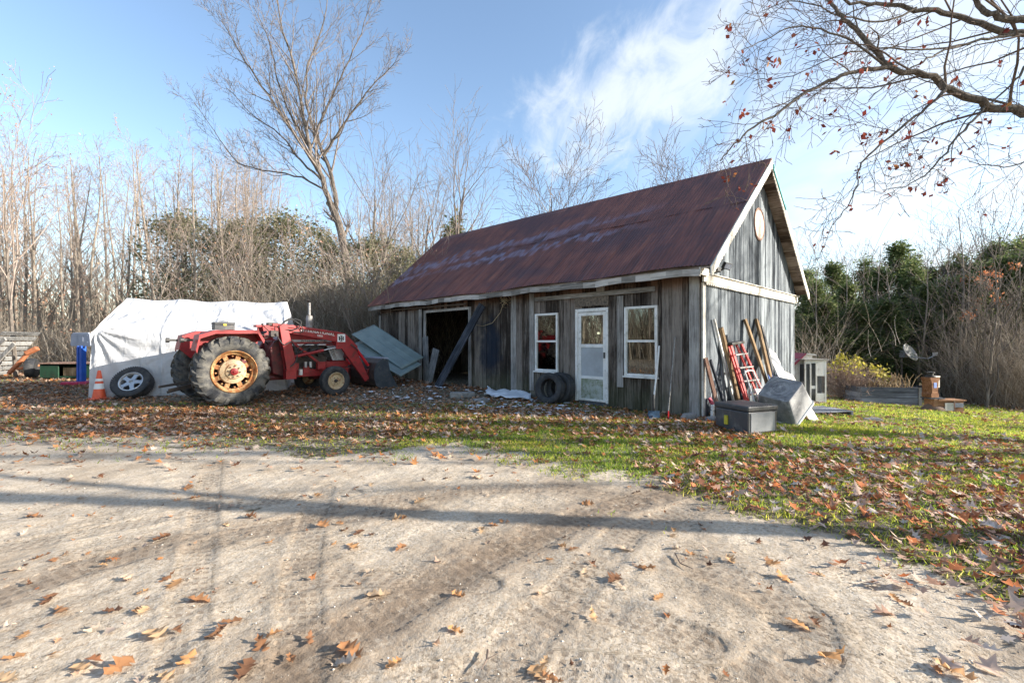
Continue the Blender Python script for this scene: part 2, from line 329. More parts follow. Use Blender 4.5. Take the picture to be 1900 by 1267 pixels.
# roof metal: rust with bands of bare zinc, one tone per sheet rib
q = N('rusty_corrugated_roof'); o_ = q.obj(); x, y, z = q.sep(o_)
rib = q.math('FLOOR', q.math('MULTIPLY', y, 5.0)); cb = q.n('ShaderNodeCombineXYZ'); q.put(cb.inputs[1], rib); q.put(cb.inputs[0], q.math('MULTIPLY', x, .9)); ribn = q.n('ShaderNodeTexNoise'); ribn.inputs['Scale'].default_value = 1.37; ribn.inputs['Detail'].default_value = 3; q.put(ribn.inputs['Vector'], cb.outputs[0])
st = q.noise(q.map(o_, (1.1, 11, 1.1)), 1.5, 7, .65); big = q.noise(q.map(o_, (1, .45, 1)), .9, 4, .6)
c = q.ramp(q.rng(q.math('ADD', q.math('MULTIPLY', st, .55), q.math('MULTIPLY', ribn.outputs[0], .55)), .35, .75, smooth=False), [(0, (.055, .027, .024)), (.35, (.125, .045, .034)), (.65, (.2, .068, .046)), (1, (.28, .115, .07))])
c = q.mix(q.rng(big, .45, .62, 0, .5), c, (.055, .035, .045))
band = q.math('SUBTRACT', 1.0, q.math('ABSOLUTE', q.math('DIVIDE', q.math('SUBTRACT', q.math('ADD', x, q.math('MULTIPLY', q.math('SUBTRACT', ribn.outputs[0], .5), 1.1)), q.math('ADD', 1.95, q.math('MULTIPLY', y, -.075))), .26)))
band2 = q.math('SUBTRACT', 1.0, q.math('ABSOLUTE', q.math('DIVIDE', q.math('SUBTRACT', q.math('ADD', x, q.math('MULTIPLY', q.math('SUBTRACT', ribn.outputs[0], .5), 1.0)), q.math('ADD', 1.25, q.math('MULTIPLY', y, -.05))), .16)))
zf = q.math('MULTIPLY', q.rng(q.math('MAXIMUM', band, band2), .1, .8), q.rng(q.math('ADD', q.math('MULTIPLY', st, .5), q.math('MULTIPLY', big, .6)), .42, .62))
zf = q.math('MULTIPLY', zf, q.rng(y, 1.2, 3.2))
c = q.mix(q.math('MULTIPLY', zf, .75), c, (.22, .2, .28)); q.set(col=c, rough=.55, metal=.1); q.bump(st, .2, .01); M['roof'] = q.m

q = N('white_tarpaulin'); o_ = q.obj(); x, y, z = q.sep(o_)
gx = q.math('PINGPONG', q.math('ADD', x, .1), .55); gz = q.math('PINGPONG', z, .62)
sg = q.math('MINIMUM', gx, gz); c = q.mix(q.rng(sg, .004, .012, .35, 0), (.52, .52, .53), (.3, .3, .3)); c = q.mix(q.rng(q.noise(o_, 3, 6), .5, .75, 0, .45), c, (.38, .38, .4))
q.set(col=c, rough=.55); q.bump(q.math('ADD', q.math('MULTIPLY', q.noise(q.map(o_, (1, 1, .35), rot=(0, .5, 0)), 3.2, 3, .5, 1.0), .8), q.math('MULTIPLY', q.noise(o_, 1.5, 4, .5, 2.0), 1.4)), .8, .06); M['tarp'] = q.m

# ------------------------------------------------------------------ ground
q = N('gravel_grass_ground'); p = q.pos(); gm = q.attr('grass'); tk = q.attr('tmask'); ts = q.attr('ts'); tt = q.attr('tt'); sd = q.attr('soil')
v1 = q.vor(p, 55); v2 = q.vor(p, 140); n1 = q.noise(p, 9, 8, .7); n2 = q.noise(p, 1.3, 6, .6); n3 = q.noise(p, 60, 4, .7)
vc = q.n('ShaderNodeTexVoronoi'); vc.inputs['Scale'].default_value = 75; q.put(vc.inputs['Vector'], p); stone = q.sep(vc.outputs['Color'])[0]
gr = q.ramp(q.math('ADD', q.math('MULTIPLY', n1, .5), q.math('MULTIPLY', stone, .5)), [(.15, (.34, .265, .19)), (.45, (.48, .4, .305)), (.8, (.6, .52, .42))])
gr = q.mix(q.rng(n2, .44, .66, 0, .65), gr, (.32, .25, .18)); gr = q.mix(q.math('MULTIPLY', q.rng(q.noise(p, 22, 7, .75), .55, .68), q.rng(q.noise(p, 1.7, 3), .45, .6, 0, .75)), gr, (.16, .115, .08))
dm = q.math('MULTIPLY', sd, q.rng(q.math('ADD', n1, q.math('MULTIPLY', n3, .4)), .4, .75)); gr = q.mix(q.math('MULTIPLY', dm, .9), gr, (.2, .145, .1))
soilc = q.mix(q.rng(n3, .42, .58), (.15, .11, .075), (.075, .075, .035)); soilc = q.mix(q.rng(q.noise(p, 13, 6, .7), .48, .6, 0, .8), soilc, gr)
c = q.mix(q.rng(q.math('ADD', gm, q.math('MULTIPLY', q.math('SUBTRACT', q.noise(p, 6, 6, .7), .5), 1.6)), .35, .65), gr, soilc)
lug = q.math('MULTIPLY', q.math('GREATER_THAN', q.math('SINE', q.math('ADD', q.math('MULTIPLY', ts, 95.0), q.math('MULTIPLY', tt, 2.5))), .25), q.math('GREATER_THAN', q.math('SINE', q.math('MULTIPLY', tt, 14.0)), -.35))
tn = q.rng(q.noise(p, 2.6, 3), .38, .5); lugm = q.math('MULTIPLY', q.math('MULTIPLY', tk, tn), lug)
gr2 = q.mix(q.math('MULTIPLY', lugm, .45), c, (.14, .1, .07))
q.set(col=gr2, rough=.95, spec=.15)
h = q.math('ADD', q.math('MULTIPLY', v1, .3), q.math('ADD', q.math('MULTIPLY', v2, .22), q.math('ADD', q.math('MULTIPLY', n1, q.math('ADD', .15, q.math('MULTIPLY', dm, 1.0))), q.math('MULTIPLY', n3, .25))))
b1 = q.bump(h, .34, .016)
b2 = q.n('ShaderNodeBump'); b2.inputs['Strength'].default_value = .9; b2.inputs['Distance'].default_value = .011
crumb = q.rng(q.noise(p, 38, 5, .75), .54, .66); q.put(b2.inputs['Height'], q.math('ADD', q.math('MULTIPLY', lugm, -1.0), q.math('MULTIPLY', q.math('MULTIPLY', crumb, q.rng(q.noise(p, 2.1, 4), .45, .62)), .7)))
q.t.links.new(b1, b2.inputs['Normal']); q.t.links.new(b2.outputs[0], q.b.inputs['Normal'])
M['ground'] = q.m
xb = [-60, -12, -6.6, -4.7, -2.9, -.67, .31, 1.27, 1.87, 2.38, 2.6, 3.2, 60]; yb = [7.6, 7.0, 6.1, 5.5, 5.35, 5.7, 5.1, 4.3, 3.5, 2.75, 2.1, 1.0, -30]
def grassness(x, y):
    d = y - np.interp(x, xb, yb) + .42 * sn(x, y, 2.3, 1) + .28 * sn(x, y, 6.1, 4) + .15 * sn(x, y, 15.0, 2)
    g = sm(d, -.35, .55)
    lf = (1 - sm(x, -4.5, -1.0)) * (1 - sm(y, 7.5, 9))
    g = g * (1 - .62 * lf * (.5 + .5 * sn(x, y, 1.9, 6)) - .15 * lf)
    g = np.maximum(g, .6 * sm(sn(x, y, 3.7, 9) + .5 * sn(x, y, 9.0, 3), 1.02, 1.3) * sm(y, 2.0, 3.5) * (1 - sm(np.abs(x), 5, 8)))
    return g
tracks = [([(480, 1290), (620, 1190), (760, 1110), (900, 1035), (1010, 985), (1130, 940), (1260, 912)], .17, 1), ([(-200, 1180), (0, 1110), (150, 1050), (300, 1012), (450, 985), (600, 962), (760, 945)], .16, .8),
          ([(320, 1290), (345, 1150), (372, 1000), (388, 900), (395, 860)], .1, .4), ([(548, 1290), (556, 1150), (560, 1050), (580, 960), (600, 905)], .11, .4), ([(1040, 1110), (1120, 1130), (1210, 1155), (1300, 1190)], .12, .5),
          ([(560, 1080), (660, 1073), (790, 1074), (900, 1085)], .1, .5), ([(1400, 1290), (1490, 1200), (1480, 1140), (1400, 1085), (1300, 1050)], .16, .5), ([(380, 1010), (500, 975), (700, 930), (900, 908), (1040, 905), (1180, 930)], .13, .7),
          ([(-100, 1030), (100, 1000), (300, 960), (450, 932), (650, 915)], .12, .3), ([(880, 1290), (1000, 1150), (1090, 1060), (1160, 985), (1300, 935)], .14, .5), ([(700, 1290), (960, 1230), (1250, 1260), (1500, 1290)], .12, .3)]
def ground():
    def axis(lo, hi, fine0, fine1, step, grow=1.07):
        a = list(np.arange(fine0, fine1, step)); s = step
        while a[-1] < hi: s *= grow; a.append(a[-1] + s)
        s = step; b = []
        c = fine0
        while c > lo: s *= grow; c -= s; b.append(c)
        return np.array(b[::-1] + a)
    xs = axis(-420, 420, -3.2, 3.6, .016, 1.028); ys = axis(-60, 520, 1.5, 4.2, .016, 1.02)
    X, Y = np.meshgrid(xs, ys); n, m = X.shape; x = X.ravel(); y = Y.ravel(); z = terrain(x, y)
    near = (np.abs(x) < 9) & (y > .5) & (y < 9); xi = x[near]; yi = y[near]
    ts = np.zeros(len(x)); tt = np.zeros(len(x)); tm = np.zeros(len(x)); soil = np.zeros(len(x)); dz = np.zeros(len(xi))
    bs = np.zeros(len(xi)); bt = np.zeros(len(xi)); bm_ = np.zeros(len(xi)); so = np.zeros(len(xi))
    for pts, w, dark in tracks:
        W_ = [G(a, b) for a, b in pts]; pl = []
        for i in range(len(W_) - 1):
            for k in range(6): pl.append(W_[i].lerp(W_[i + 1], k / 6))
        pl.append(W_[-1]); best = np.full(len(xi), 9.); bu = np.zeros(len(xi)); acc = 0
        for a, b in zip(pl[:-1], pl[1:]):
            dx, dy = b.x - a.x, b.y - a.y; L = math.hypot(dx, dy); t = np.clip(((xi - a.x) * dx + (yi - a.y) * dy) / L / L, 0, 1)
            d = np.hypot(xi - a.x - t * dx, yi - a.y - t * dy); sgn = np.sign((xi - a.x) * dy - (yi - a.y) * dx); k = d < np.abs(best)
            best[k] = (d * sgn)[k]; bu[k] = (acc + t * L)[k]; acc += L
        ad = np.abs(best); mk = sm(-ad, -w, -w * .8); k = mk > bm_; bm_[k] = mk[k]; bs[k] = bu[k]; bt[k] = (best / w)[k]
        dz += -.0035 * sm(-ad, -w * 1.05, -w * .7) + .0025 * np.exp(-((ad - w * 1.2) / (w * .22)) ** 2)
        so = np.maximum(so, dark * np.exp(-(ad / (w * 1.9)) ** 2))
    ts[near] = bs; tt[near] = bt; tm[near] = bm_; soil[near] = so
    soil = np.maximum(soil, .5 * sm(sn(x, y, 1.1, 5) + .4 * sn(x, y, 3.3, 1), .5, 1.1)); soil = np.maximum(soil, .55 * np.exp(-((y - 2.2) / .9) ** 2) * sm(-x, 1.0, 3.5))
    z[near] += dz
    lump = (.006 * sn(x, y, 7, 3) + .004 * sn(x, y, 17, 8) + .0025 * sn(x, y, 41, 2) + .0015 * sn(x, y, 90, 5)) * ((np.abs(x) < 12) & (y > 0) & (y < 14)); z += lump
    V = np.stack([x, y, z], 1); idx = np.arange(n * m).reshape(n, m)
    Q = np.stack([idx[:-1, :-1], idx[:-1, 1:], idx[1:, 1:], idx[1:, :-1]], -1).reshape(-1, 4)
    o = npmesh('ground', V, Q, M['ground'], smooth=True, attrs={'grass': grassness(x, y), 'ts': ts, 'tt': tt, 'tmask': tm, 'soil': soil})
    tag(o, kind='structure')
ground()

# ------------------------------------------------------------------ barn (local x = gable width, y = length away to the left)
BA = Vector((3.345, 8.02, 0)); BROT = math.atan2(.698, .716)
barn = empty('barn', BA, 'old weathered timber barn with rusty metal roof and pale gable end', 'barn', BROT)
BL, BW = 11.5, 5.73
def BW_(x, y, z=0):  # barn local to world
    c, s = math.cos(BROT), math.sin(BROT); return Vector((BA.x + c * x - s * y, BA.y + s * x + c * y, z))
RX, RZ0, RZ1 = 2.78, 5.27, 5.52       # ridge
EX0, EX1, EZ = -.38, 5.86, 2.64
def roofz(x, y, off=0):
    rz = RZ0 + (RZ1 - RZ0) * max(0, y) / BL
    return (EZ + (rz - EZ) * (x - EX0) / (RX - EX0) if x < RX else EZ + (rz - EZ) * (EX1 - x) / (EX1 - RX)) - off
def edges(a, b, w, cuts=()):
    e = [a]; pts = sorted([c for c in cuts if a < c < b] + [b])
    for c in pts:
        while c - e[-1] > w * 1.4: e.append(e[-1] + w * random.uniform(.8, 1.2))
        e.append(c)
    return e
OPEN = [(.82, 1.53, .69, 2.05), (1.91, 2.76, -.3, 2.08), (3.26, 3.96, .68, 2.02), (6.35, 8.70, -.3, 2.33)]
mb = MB(); cuts = [c for o in OPEN for c in o[:2]] + [.75, 4.6]
e = edges(0.0, 11.5, .19, cuts)
for y0, y1 in zip(e[:-1], e[1:]):
    segs = [(-.2, 2.8)]
    for a, b, z0, z1 in OPEN:
        if y0 >= a - 1e-4 and y1 <= b + 1e-4:
            segs = [s for s in ((-.2, z0), (z1, 2.8)) if s[1] - s[0] > .05]
    d = random.uniform(0, .018) + (.03 if 4.35 < y0 < 4.62 else 0); g = random.uniform(.002, .007)
    for z0, z1 in segs: mb.box((-d - .012, y0 + g, z0), (.025, y1 - g, z1))
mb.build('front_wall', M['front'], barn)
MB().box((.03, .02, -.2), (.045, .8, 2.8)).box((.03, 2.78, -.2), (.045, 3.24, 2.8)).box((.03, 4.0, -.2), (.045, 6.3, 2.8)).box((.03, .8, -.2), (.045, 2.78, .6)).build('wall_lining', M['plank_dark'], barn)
mb = MB(); mb.box((-.075, .86, 2.31), (-.045, 3.96, 2.41)); mb.build('header_board', M['board_y'], barn, bevel=.008)
mb = MB(); mb.box((-.06, 1.9, 2.12), (-.035, 2.77, 2.31)); mb.build('chipboard_panel', M['osb'], barn)
for a_, b_ in (((-.05, 4.55, 0.1), (-.03, 4.78, 2.62)), ((-.052, 4.0, .2), (-.034, 4.14, 2.6)), ((-.055, 2.0, 2.41), (-.033, 2.2, 2.72)), ((-.06, .02, .0), (-.035, .2, 2.6)), ((-.05, 1.56, .45), (-.032, 1.7, 2.28))): MB().box(a_, b_).build('batten', M['front_light'], barn)
# sliding door and its rail
dr = MB(); e = edges(8.86, 11.46, .17)
for y0, y1 in zip(e[:-1], e[1:]): dr.box((-.09 - random.uniform(0, .012), y0 + .003, .12 + random.uniform(0, .05)), (-.05, y1 - .003, 2.36))
sd_ = dr.build('sliding_door', M['front'], barn)
MB().box((-.125, 8.72, .1), (-.095, 8.86, 2.38)).build('door_stile', M['front_light'], sd_); MB().box((-.125, 11.3, .1), (-.104, 11.42, 2.3)).build('door_stile', M['front_light'], sd_)
MB().tube([(-.12, 6.5, 2.41), (-.12, 9, 2.43), (-.12, 11.35, 2.45)], .022, 8).build('door_rail', M['pole'], barn, True)
MB().box((-.06, 6.36, .1), (-.028, 6.47, 2.33)).box((-.06, 8.58, .1), (-.028, 8.7, 2.33)).box((-.055, 6.47, 2.26), (-.03, 8.58, 2.33)).build('opening_frame', M['front_light'], barn)
# rope and old bird nest under the eave
pr = [(-.09, 4.98, 2.38), (-.12, 5.1, 2.1), (-.12, 5.4, 1.85), (-.1, 5.8, 1.78), (-.09, 6.1, 1.82)]
MB().tube([Vector(a) for a in pr], .008, 5).build('rope', M['twine'], barn, True)
nb = MB()
for i in range(60):
    a = Vector((-.12 + random.gauss(0, .04), 4.95 + random.gauss(0, .07), 2.42 + random.gauss(0, .06))); nb.tube([a, a + Vector((random.gauss(0, .05), random.gauss(0, .05), random.gauss(0, .05)))], .006, 3)
nb.build('twine_bundle', M['twine'], barn)
# windows
def window(y0, y1, z0, z1, mid, label):
    f = MB(); t = .045; x0, x1 = -.06, .0
    f.box((x0, y0, z0), (x1, y0 + t, z1)).box((x0, y1 - t, z0), (x1, y1, z1)).box((x0 + .002, y0 + t, z1 - t), (x1, y1 - t, z1)).box((x0 + .002, y0 + t, z0), (x1, y1 - t, z0 + t)).box((x0 + .012, y0 + t, mid - .02), (x1, y1 - t, mid + .025))
    f.box((x0 + .02, y0 + t, mid + .025), (x1, y0 + t + .02, z1 - t)).box((x0 + .02, y1 - t - .02, mid + .025), (x1, y1 - t, z1 - t))
    w = f.build('window_frame', M['white_frame'], barn, bevel=.003); tag(w, label)
    MB().box((-.025, y0 + t, mid), (-.021, y1 - t, z1 - t)).build('pane', M['glass'], w)
    MB().box((-.013, y0 + t, z0 + t), (-.009, y1 - t, mid)).build('pane', M['glass'], w)
    MB().box((-.09, y0 - .02, z0 - .035), (.0, y1 + .02, z0 - .003)).build('sill', M['white_frame'], w, bevel=.003)
window(.82, 1.53, .69, 2.05, 1.37, 'right-hand two-sash window nearest the gable')
window(3.26, 3.96, .68, 2.02, 1.37, 'left-hand two-sash window above the tyres')
# storm door
f = MB(); f.box((-.05, 1.92, .08), (-.005, 1.97, 2.07)).box((-.05, 2.70, .08), (-.005, 2.76, 2.07)).box((-.047, 1.97, 2.0), (-.005, 2.70, 2.07))
fr = f.build('door_frame', M['white_frame'], barn, bevel=.004)
f = MB(); f.box((-.03, 1.975, .1), (.0, 2.05, 1.99)).box((-.03, 2.62, .1), (.0, 2.695, 1.99)).box((-.028, 2.05, 1.92), (.0, 2.62, 1.99)).box((-.028, 2.05, 1.24), (.0, 2.62, 1.31)).box((-.028, 2.05, .57), (.0, 2.62, .63)).box((-.028, 2.05, .1), (.0, 2.62, .15))
dd = f.build('storm_door', M['white_frame'], barn, bevel=.003)
MB().box((-.017, 2.05, 1.31), (-.013, 2.62, 1.92)).build('upper_pane', M['glass'], dd)
MB().box((-.017, 2.05, .63), (-.013, 2.62, 1.24)).build('lower_pane', M['ply'], dd)
MB().box((-.02, 2.05, .15), (-.012, 2.62, .57)).build('kick_panel', M['kick'], dd)
MB().box((-.06, 2.0, 1.02), (-.03, 2.02, 1.14)).build('handle', M['black_metal'], dd)
# gable wall
mb = MB(); e = edges(0, BW, .17, (RX,))
for x0, x1 in zip(e[:-1], e[1:]):
    g = random.uniform(.002, .006); d = random.uniform(0, .015)
    mb.box((x0 + g, -.012 - d, -.75), (x1 - g, .02, 2.42))
mb.build('gable_wall', M['gable'], barn)
mb = MB(); e = edges(0.02, BW - .02, .16, (RX,))
for x0, x1 in zip(e[:-1], e[1:]):
    g = random.uniform(.002, .006); d = -.045 - random.uniform(0, .015); xa, xc = x0 + g, x1 - g
    za, zc = roofz(xa, 0, .12), roofz(xc, 0, .12)
    mb.add([(xa, d, 2.5), (xc, d, 2.5), (xc, .02, 2.5), (xa, .02, 2.5), (xa, d, za), (xc, d, zc), (xc, .02, zc), (xa, .02, za)], [(0, 3, 2, 1), (4, 5, 6, 7), (0, 1, 5, 4), (1, 2, 6, 5), (2, 3, 7, 6), (3, 0, 4, 7)])
mb.build('gable_upper_wall', M['gable'], barn)
MB().box((-.02, -.035, -.05), (.075, -.005, 2.4)).build('corner_board', M['white_trim'], barn)
bt_ = MB(); bt_.prism([(-.1, -.085), (BW + .03, -.085), (BW + .03, -.05), (-.1, -.05)], 2.405, 2.545, lambda a, b, d: Vector((a, b, d))); bt_.box((-.11, -.125, 2.545), (BW + .04, -.03, 2.562))
bb = bt_.build('belt_board', M['white_trim'], barn, bevel=.003)
sc = MB(); k = int(BW / .085)
def tooth(m, a, w, z0, dr_, fn, th=.018):
    pts = [(a, z0), (a + w, z0), (a + w * .92, z0 - dr_ * .6), (a + w * .5, z0 - dr_), (a + w * .08, z0 - dr_ * .6)]; m.prism(pts, 0, th, fn)
for i in range(k): tooth(sc, .02 + i * .085, .08, 2.405, .05, lambda a, b, d: Vector((a, -.078 + d, b)))
sc.build('scalloped_trim', M['white_trim'], bb)
# other walls
mb = MB()
for x0 in np.arange(0, BW, .19): mb.box((x0 + .004, BL - .02, -.2), (x0 + .186 - (.012 if random.random() < .2 else 0), BL + .01, min(roofz(x0, BL, .1), roofz(x0 + .19, BL, .1))))
mb.build('far_end_wall', M['front'], barn)
mb = MB(); yy = 0
while yy < BL:
    w = random.uniform(.17, .22); g = random.choice([.002, .002, .004, .012]); z1 = 2.8
    if random.random() < .2: zk = random.uniform(1.3, 2.0); mb.box((BW - .02, yy, -.75), (BW, yy + w - g, zk)).box((BW - .02, yy, zk + .07), (BW, yy + w - g, z1))
    else: mb.box((BW - .02, yy, -.75), (BW, yy + w - g, z1))
    yy += w
mb.build('rear_wall', M['front'], barn)
MB().box((.05, .05, .05), (BW - .05, BL - .05, .14)).build('dirt_floor', M['floor'], barn)
# frame posts and beams inside
mb = MB()
for yy in (.08, 3.0, 5.9, 8.9, 11.3): mb.box((.05, yy, 0), (.18, yy + .13, 2.6)).box((BW - .16, yy, 0), (BW - .03, yy + .13, 2.6)).box((.18, yy, 2.42), (BW - .16, yy + .12, 2.58))
mb.build('timber_frame', M['dark_y'], barn)
# roof: corrugated sheets in two courses, slightly uneven
def slope(side):
    x0 = EX0 if side == 0 else EX1; n = 1 + int(12.1 / .0145); ys = np.linspace(-.3, BL + .28, n); V = []; U = []
    courses = [(0, .56), (.54, 1.0)]
    allV = []; allF = []; base = 0
    for ci, (a, b) in enumerate(courses):
        ts_ = np.linspace(a, b, 9)
        TT, YY = np.meshgrid(ts_, ys); X = x0 + (RX - x0) * TT; rz = RZ0 + (RZ1 - RZ0) * YY / BL
        eave = EZ + .012 * np.sin(YY * 2.1) + .02 * sn(YY, YY * 0, 1.3, 2)
        Z = eave + (rz - eave) * TT + .009 * np.sin(YY * 2 * math.pi / .0725 * 1.0) + .010 * ci + .012 * sn(X, YY, 1.7, 3)
        jag = .02 * sn(YY, YY * 0, 3.1, 4) + .012 * np.sign(np.sin(YY * 2 * math.pi / .68)) if ci == 0 else 0
        X = X + (jag * (1 - TT) * (-1 if side == 0 else 1) if ci == 0 else 0)
        V = np.stack([X, YY, Z], -1).reshape(-1, 3); m = len(ts_); idx = np.arange(n * m).reshape(n, m) + base
        Fq = np.stack([idx[:-1, :-1], idx[1:, :-1], idx[1:, 1:], idx[:-1, 1:]], -1).reshape(-1, 4); allV.append(V); allF.append(Fq); base += n * m
    return npmesh('roof_slope', np.concatenate(allV), np.concatenate(allF), M['roof'], barn, smooth=True)
rf = slope(0); slope(1)
MB().prism([(-.16, -.15), (0, .012), (.16, -.15), (.16, -.135), (0, .03), (-.16, -.135)], -.32, BL + .2, lambda a, b, d: Vector((RX + a, d, RZ0 + (RZ1 - RZ0) * d / BL + b))).build('ridge_cap', M['roof'], rf)
# roof deck boards below the sheets (seen from underneath)
mb = MB()
for side in (0, 1):
    x0 = EX0 + .04 if side == 0 else EX1 - .04; nb_ = 24
    for i in range(nb_):
        a, b = i / nb_, (i + .93) / nb_; xa = x0 + (RX - x0) * a; xb_ = x0 + (RX - x0) * b; o1 = random.uniform(0, .03); k = random.uniform(.028, .04)
        ya, yb_ = -.27 - o1, BL + .22
        za0, zb0 = roofz(xa, 0, .05), roofz(xb_, 0, .05); za1, zb1 = roofz(xa, BL, .05), roofz(xb_, BL, .05)
        mb.add([(xa, ya, za0 - k), (xb_, ya, zb0 - k), (xb_, yb_, zb1 - k), (xa, yb_, za1 - k), (xa, ya, za0 - .008), (xb_, ya, zb0 - .008), (xb_, yb_, zb1 - .008), (xa, yb_, za1 - .008)], [(0, 3, 2, 1), (4, 5, 6, 7), (0, 1, 5, 4), (1, 2, 6, 5), (2, 3, 7, 6), (3, 0, 4, 7)])
mb.build('roof_boards', M['soffit'], barn)
# eave fascia, wavy pale board, in four lengths
mb = MB(); ys = list(np.linspace(-.12, BL + .25, 40))
for a, b in zip(ys[:-1], ys[1:]):
    fz = lambda t: EZ - .045 + .012 * math.sin(t * 2.1) + .012 * math.sin(t * 5.3)
    mb.add([(EX0 + .02, a, fz(a) - .115), (EX0 + .02, b, fz(b) - .115), (EX0 + .05, b, fz(b) - .115), (EX0 + .05, a, fz(a) - .115), (EX0 + .02, a, fz(a)), (EX0 + .02, b, fz(b)), (EX0 + .05, b, fz(b)), (EX0 + .05, a, fz(a))], [(0, 3, 2, 1), (4, 5, 6, 7), (0, 1, 5, 4), (1, 2, 6, 5), (2, 3, 7, 6), (3, 0, 4, 7)])
mb.build('eave_fascia', M['board_y'], barn)
MB().box((EX0 + .055, -.1, EZ - .12), (-.03, BL + .1, EZ - .10)).build('eave_soffit', M['dark_y'], barn)
MB().box((-.36, -.13, 2.5), (.0, -.11, 2.62)).build('eave_return', M['white_trim'], barn)
# bargeboards with scallops
def rake(side, y, mat, name, w=.13, extra=0):
    x0 = (EX0 if side == 0 else EX1); z0 = EZ; m = MB()
    m.prism([(x0, z0 - .03), (RX, RZ0 - .02), (RX, RZ0 - .02 - w * 1.35), (x0, z0 - .03 - w * 1.2)], y - .022, y, XZ); o = m.build(name, mat, barn)
    L = math.hypot(RX - x0, RZ0 - z0); n = int(L / .1); s2 = MB(); dx, dz = (RX - x0) / L, (RZ0 - z0) / L
    for i in range(1, n):
        a = i * .1; cx, cz = x0 + dx * a, z0 + dz * a - .03 - w * 1.2
        pts = [(cx - dx * .048, cz - dz * .048 + .01), (cx + dx * .048, cz + dz * .048 + .01), (cx + dx * .04, cz + dz * .04 - .035), (cx, cz - .055), (cx - dx * .04, cz - dz * .04 - .035)]
        s2.prism(pts, y - .018, y - .002, XZ)
    s2.build('scalloped_edge', mat, o); return o
rake(0, -.305, M['white_trim'], 'bargeboard'); rk = rake(1, -.305, M['white_trim'], 'bargeboard')
L_ = MB(); L_.prism([(RX + .06, RZ0 - .1), (RX + .95, roofz(RX + .95, 0) - .02), (RX + .95, roofz(RX + .95, 0) - .10), (RX + .06, RZ0 - .22)], -.35, -.328, XZ); L_.build('loose_turquoise_strip', M['turq'], rk)
# round plaque, floodlight
mb = MB(); mb.lathe([(0.0001, -.075), (.29, -.075), (.315, -.068), (.32, -.05)], 40); ro = mb.build('round_plaque', M['rosette'], barn, True, M=Matrix.Translation((2.8, 0, 3.92)) @ Matrix.Diagonal((.95, 1, 1.02, 1)))
mb = MB(); mb.lathe([(.3, -.07), (.335, -.085), (.35, -.07), (.35, -.045)], 40); mb.build('plaque_rim', M['wood_red'], ro, True, M=Matrix.Translation((2.8, 0, 3.92)) @ Matrix.Diagonal((.95, 1, 1.02, 1)))
mb = MB(); mb.box((-.09, -.03, -.06), (.09, .03, .06)); fl = mb.build('floodlight', M['black_metal'], barn, bevel=.01, M=Matrix.Translation((.42, -.27, 2.71)) @ Matrix.Rotation(R(25), 4, 'X') @ Matrix.Rotation(R(-20), 4, 'Z'))
MB().box((-.075, -.034, -.045), (.075, -.031, .045), Matrix.Translation((.42, -.27, 2.71)) @ Matrix.Rotation(R(25), 4, 'X') @ Matrix.Rotation(R(-20), 4, 'Z')).build('lamp_glass', M['grey_plastic'], fl)
MB().tube([(.42, -.25, 2.69), (.36, -.16, 2.62), (.32, -.08, 2.6)], .018, 8).box((.1, -.24, 2.6), (.24, -.08, 2.66)).build('bracket', M['black_metal'], fl)
# things inside the open bay
wb = empty('workbench', BW_(3.1, 7.6, .14), 'cluttered workbench with pale top in the dark open bay', 'workbench', BROT)
MB().box((-.35, -1.3, .86), (.45, 1.3, .9)).build('bench_top', M['white_paint'], wb)
MB().box((-.33, -1.25, .74), (-.29, 1.25, .85)).build('apron', M['cedar'], wb)
for a in (-1.15, 1.15):
    MB().box((-.33, a - .04, 0), (-.25, a + .04, .74)).build('leg', M['wood_y'], wb)
bo = MB(); bo.lathe([(.0001, 0), (.035, 0), (.038, .02), (.038, .14), (.015, .18), (.015, .22), (.0001, .22)], 16, Matrix.Rotation(R(90), 4, 'X')); b = bo.build('bottle', M['white_paint'], None, True); b.location = BW_(3.0, 7.65, 1.04); tag(b, 'small white bottle standing on the workbench', 'bottle')
mb = MB(); mb.tube([(0, 0, 0), (.02, 0, .15), (0, .02, .35), (.02, 0, .52)], [.17, .2, .12, .03], 10); b = mb.build('garden_bag', M['green_bag'], None, True); b.location = BW_(2.3, 6.9, .3); tag(b, 'limp green plastic bag in the dark open bay', 'bag')

# ------------------------------------------------------------------ text
def text(body, size, name, mat, parent, loc, rot, sx=1.0):
    cu = bpy.data.curves.new(name, 'FONT'); cu.body = body; cu.size = size; cu.extrude = .0015; cu.offset = size * .012; cu.space_character = 1.12
    t = bpy.data.objects.new('tmp', cu); COL.objects.link(t); bpy.context.view_layer.update()
    me = bpy.data.meshes.new_from_object(t.evaluated_get(bpy.context.evaluated_depsgraph_get())); COL.objects.unlink(t); bpy.data.objects.remove(t)
    me.transform(Matrix.Diagonal((sx, 1, 1, 1))); me.materials.clear(); me.materials.append(mat)
    o = bpy.data.objects.new(name, me); COL.objects.link(o); o.parent = parent; o.location = loc; o.rotation_euler = rot; return o

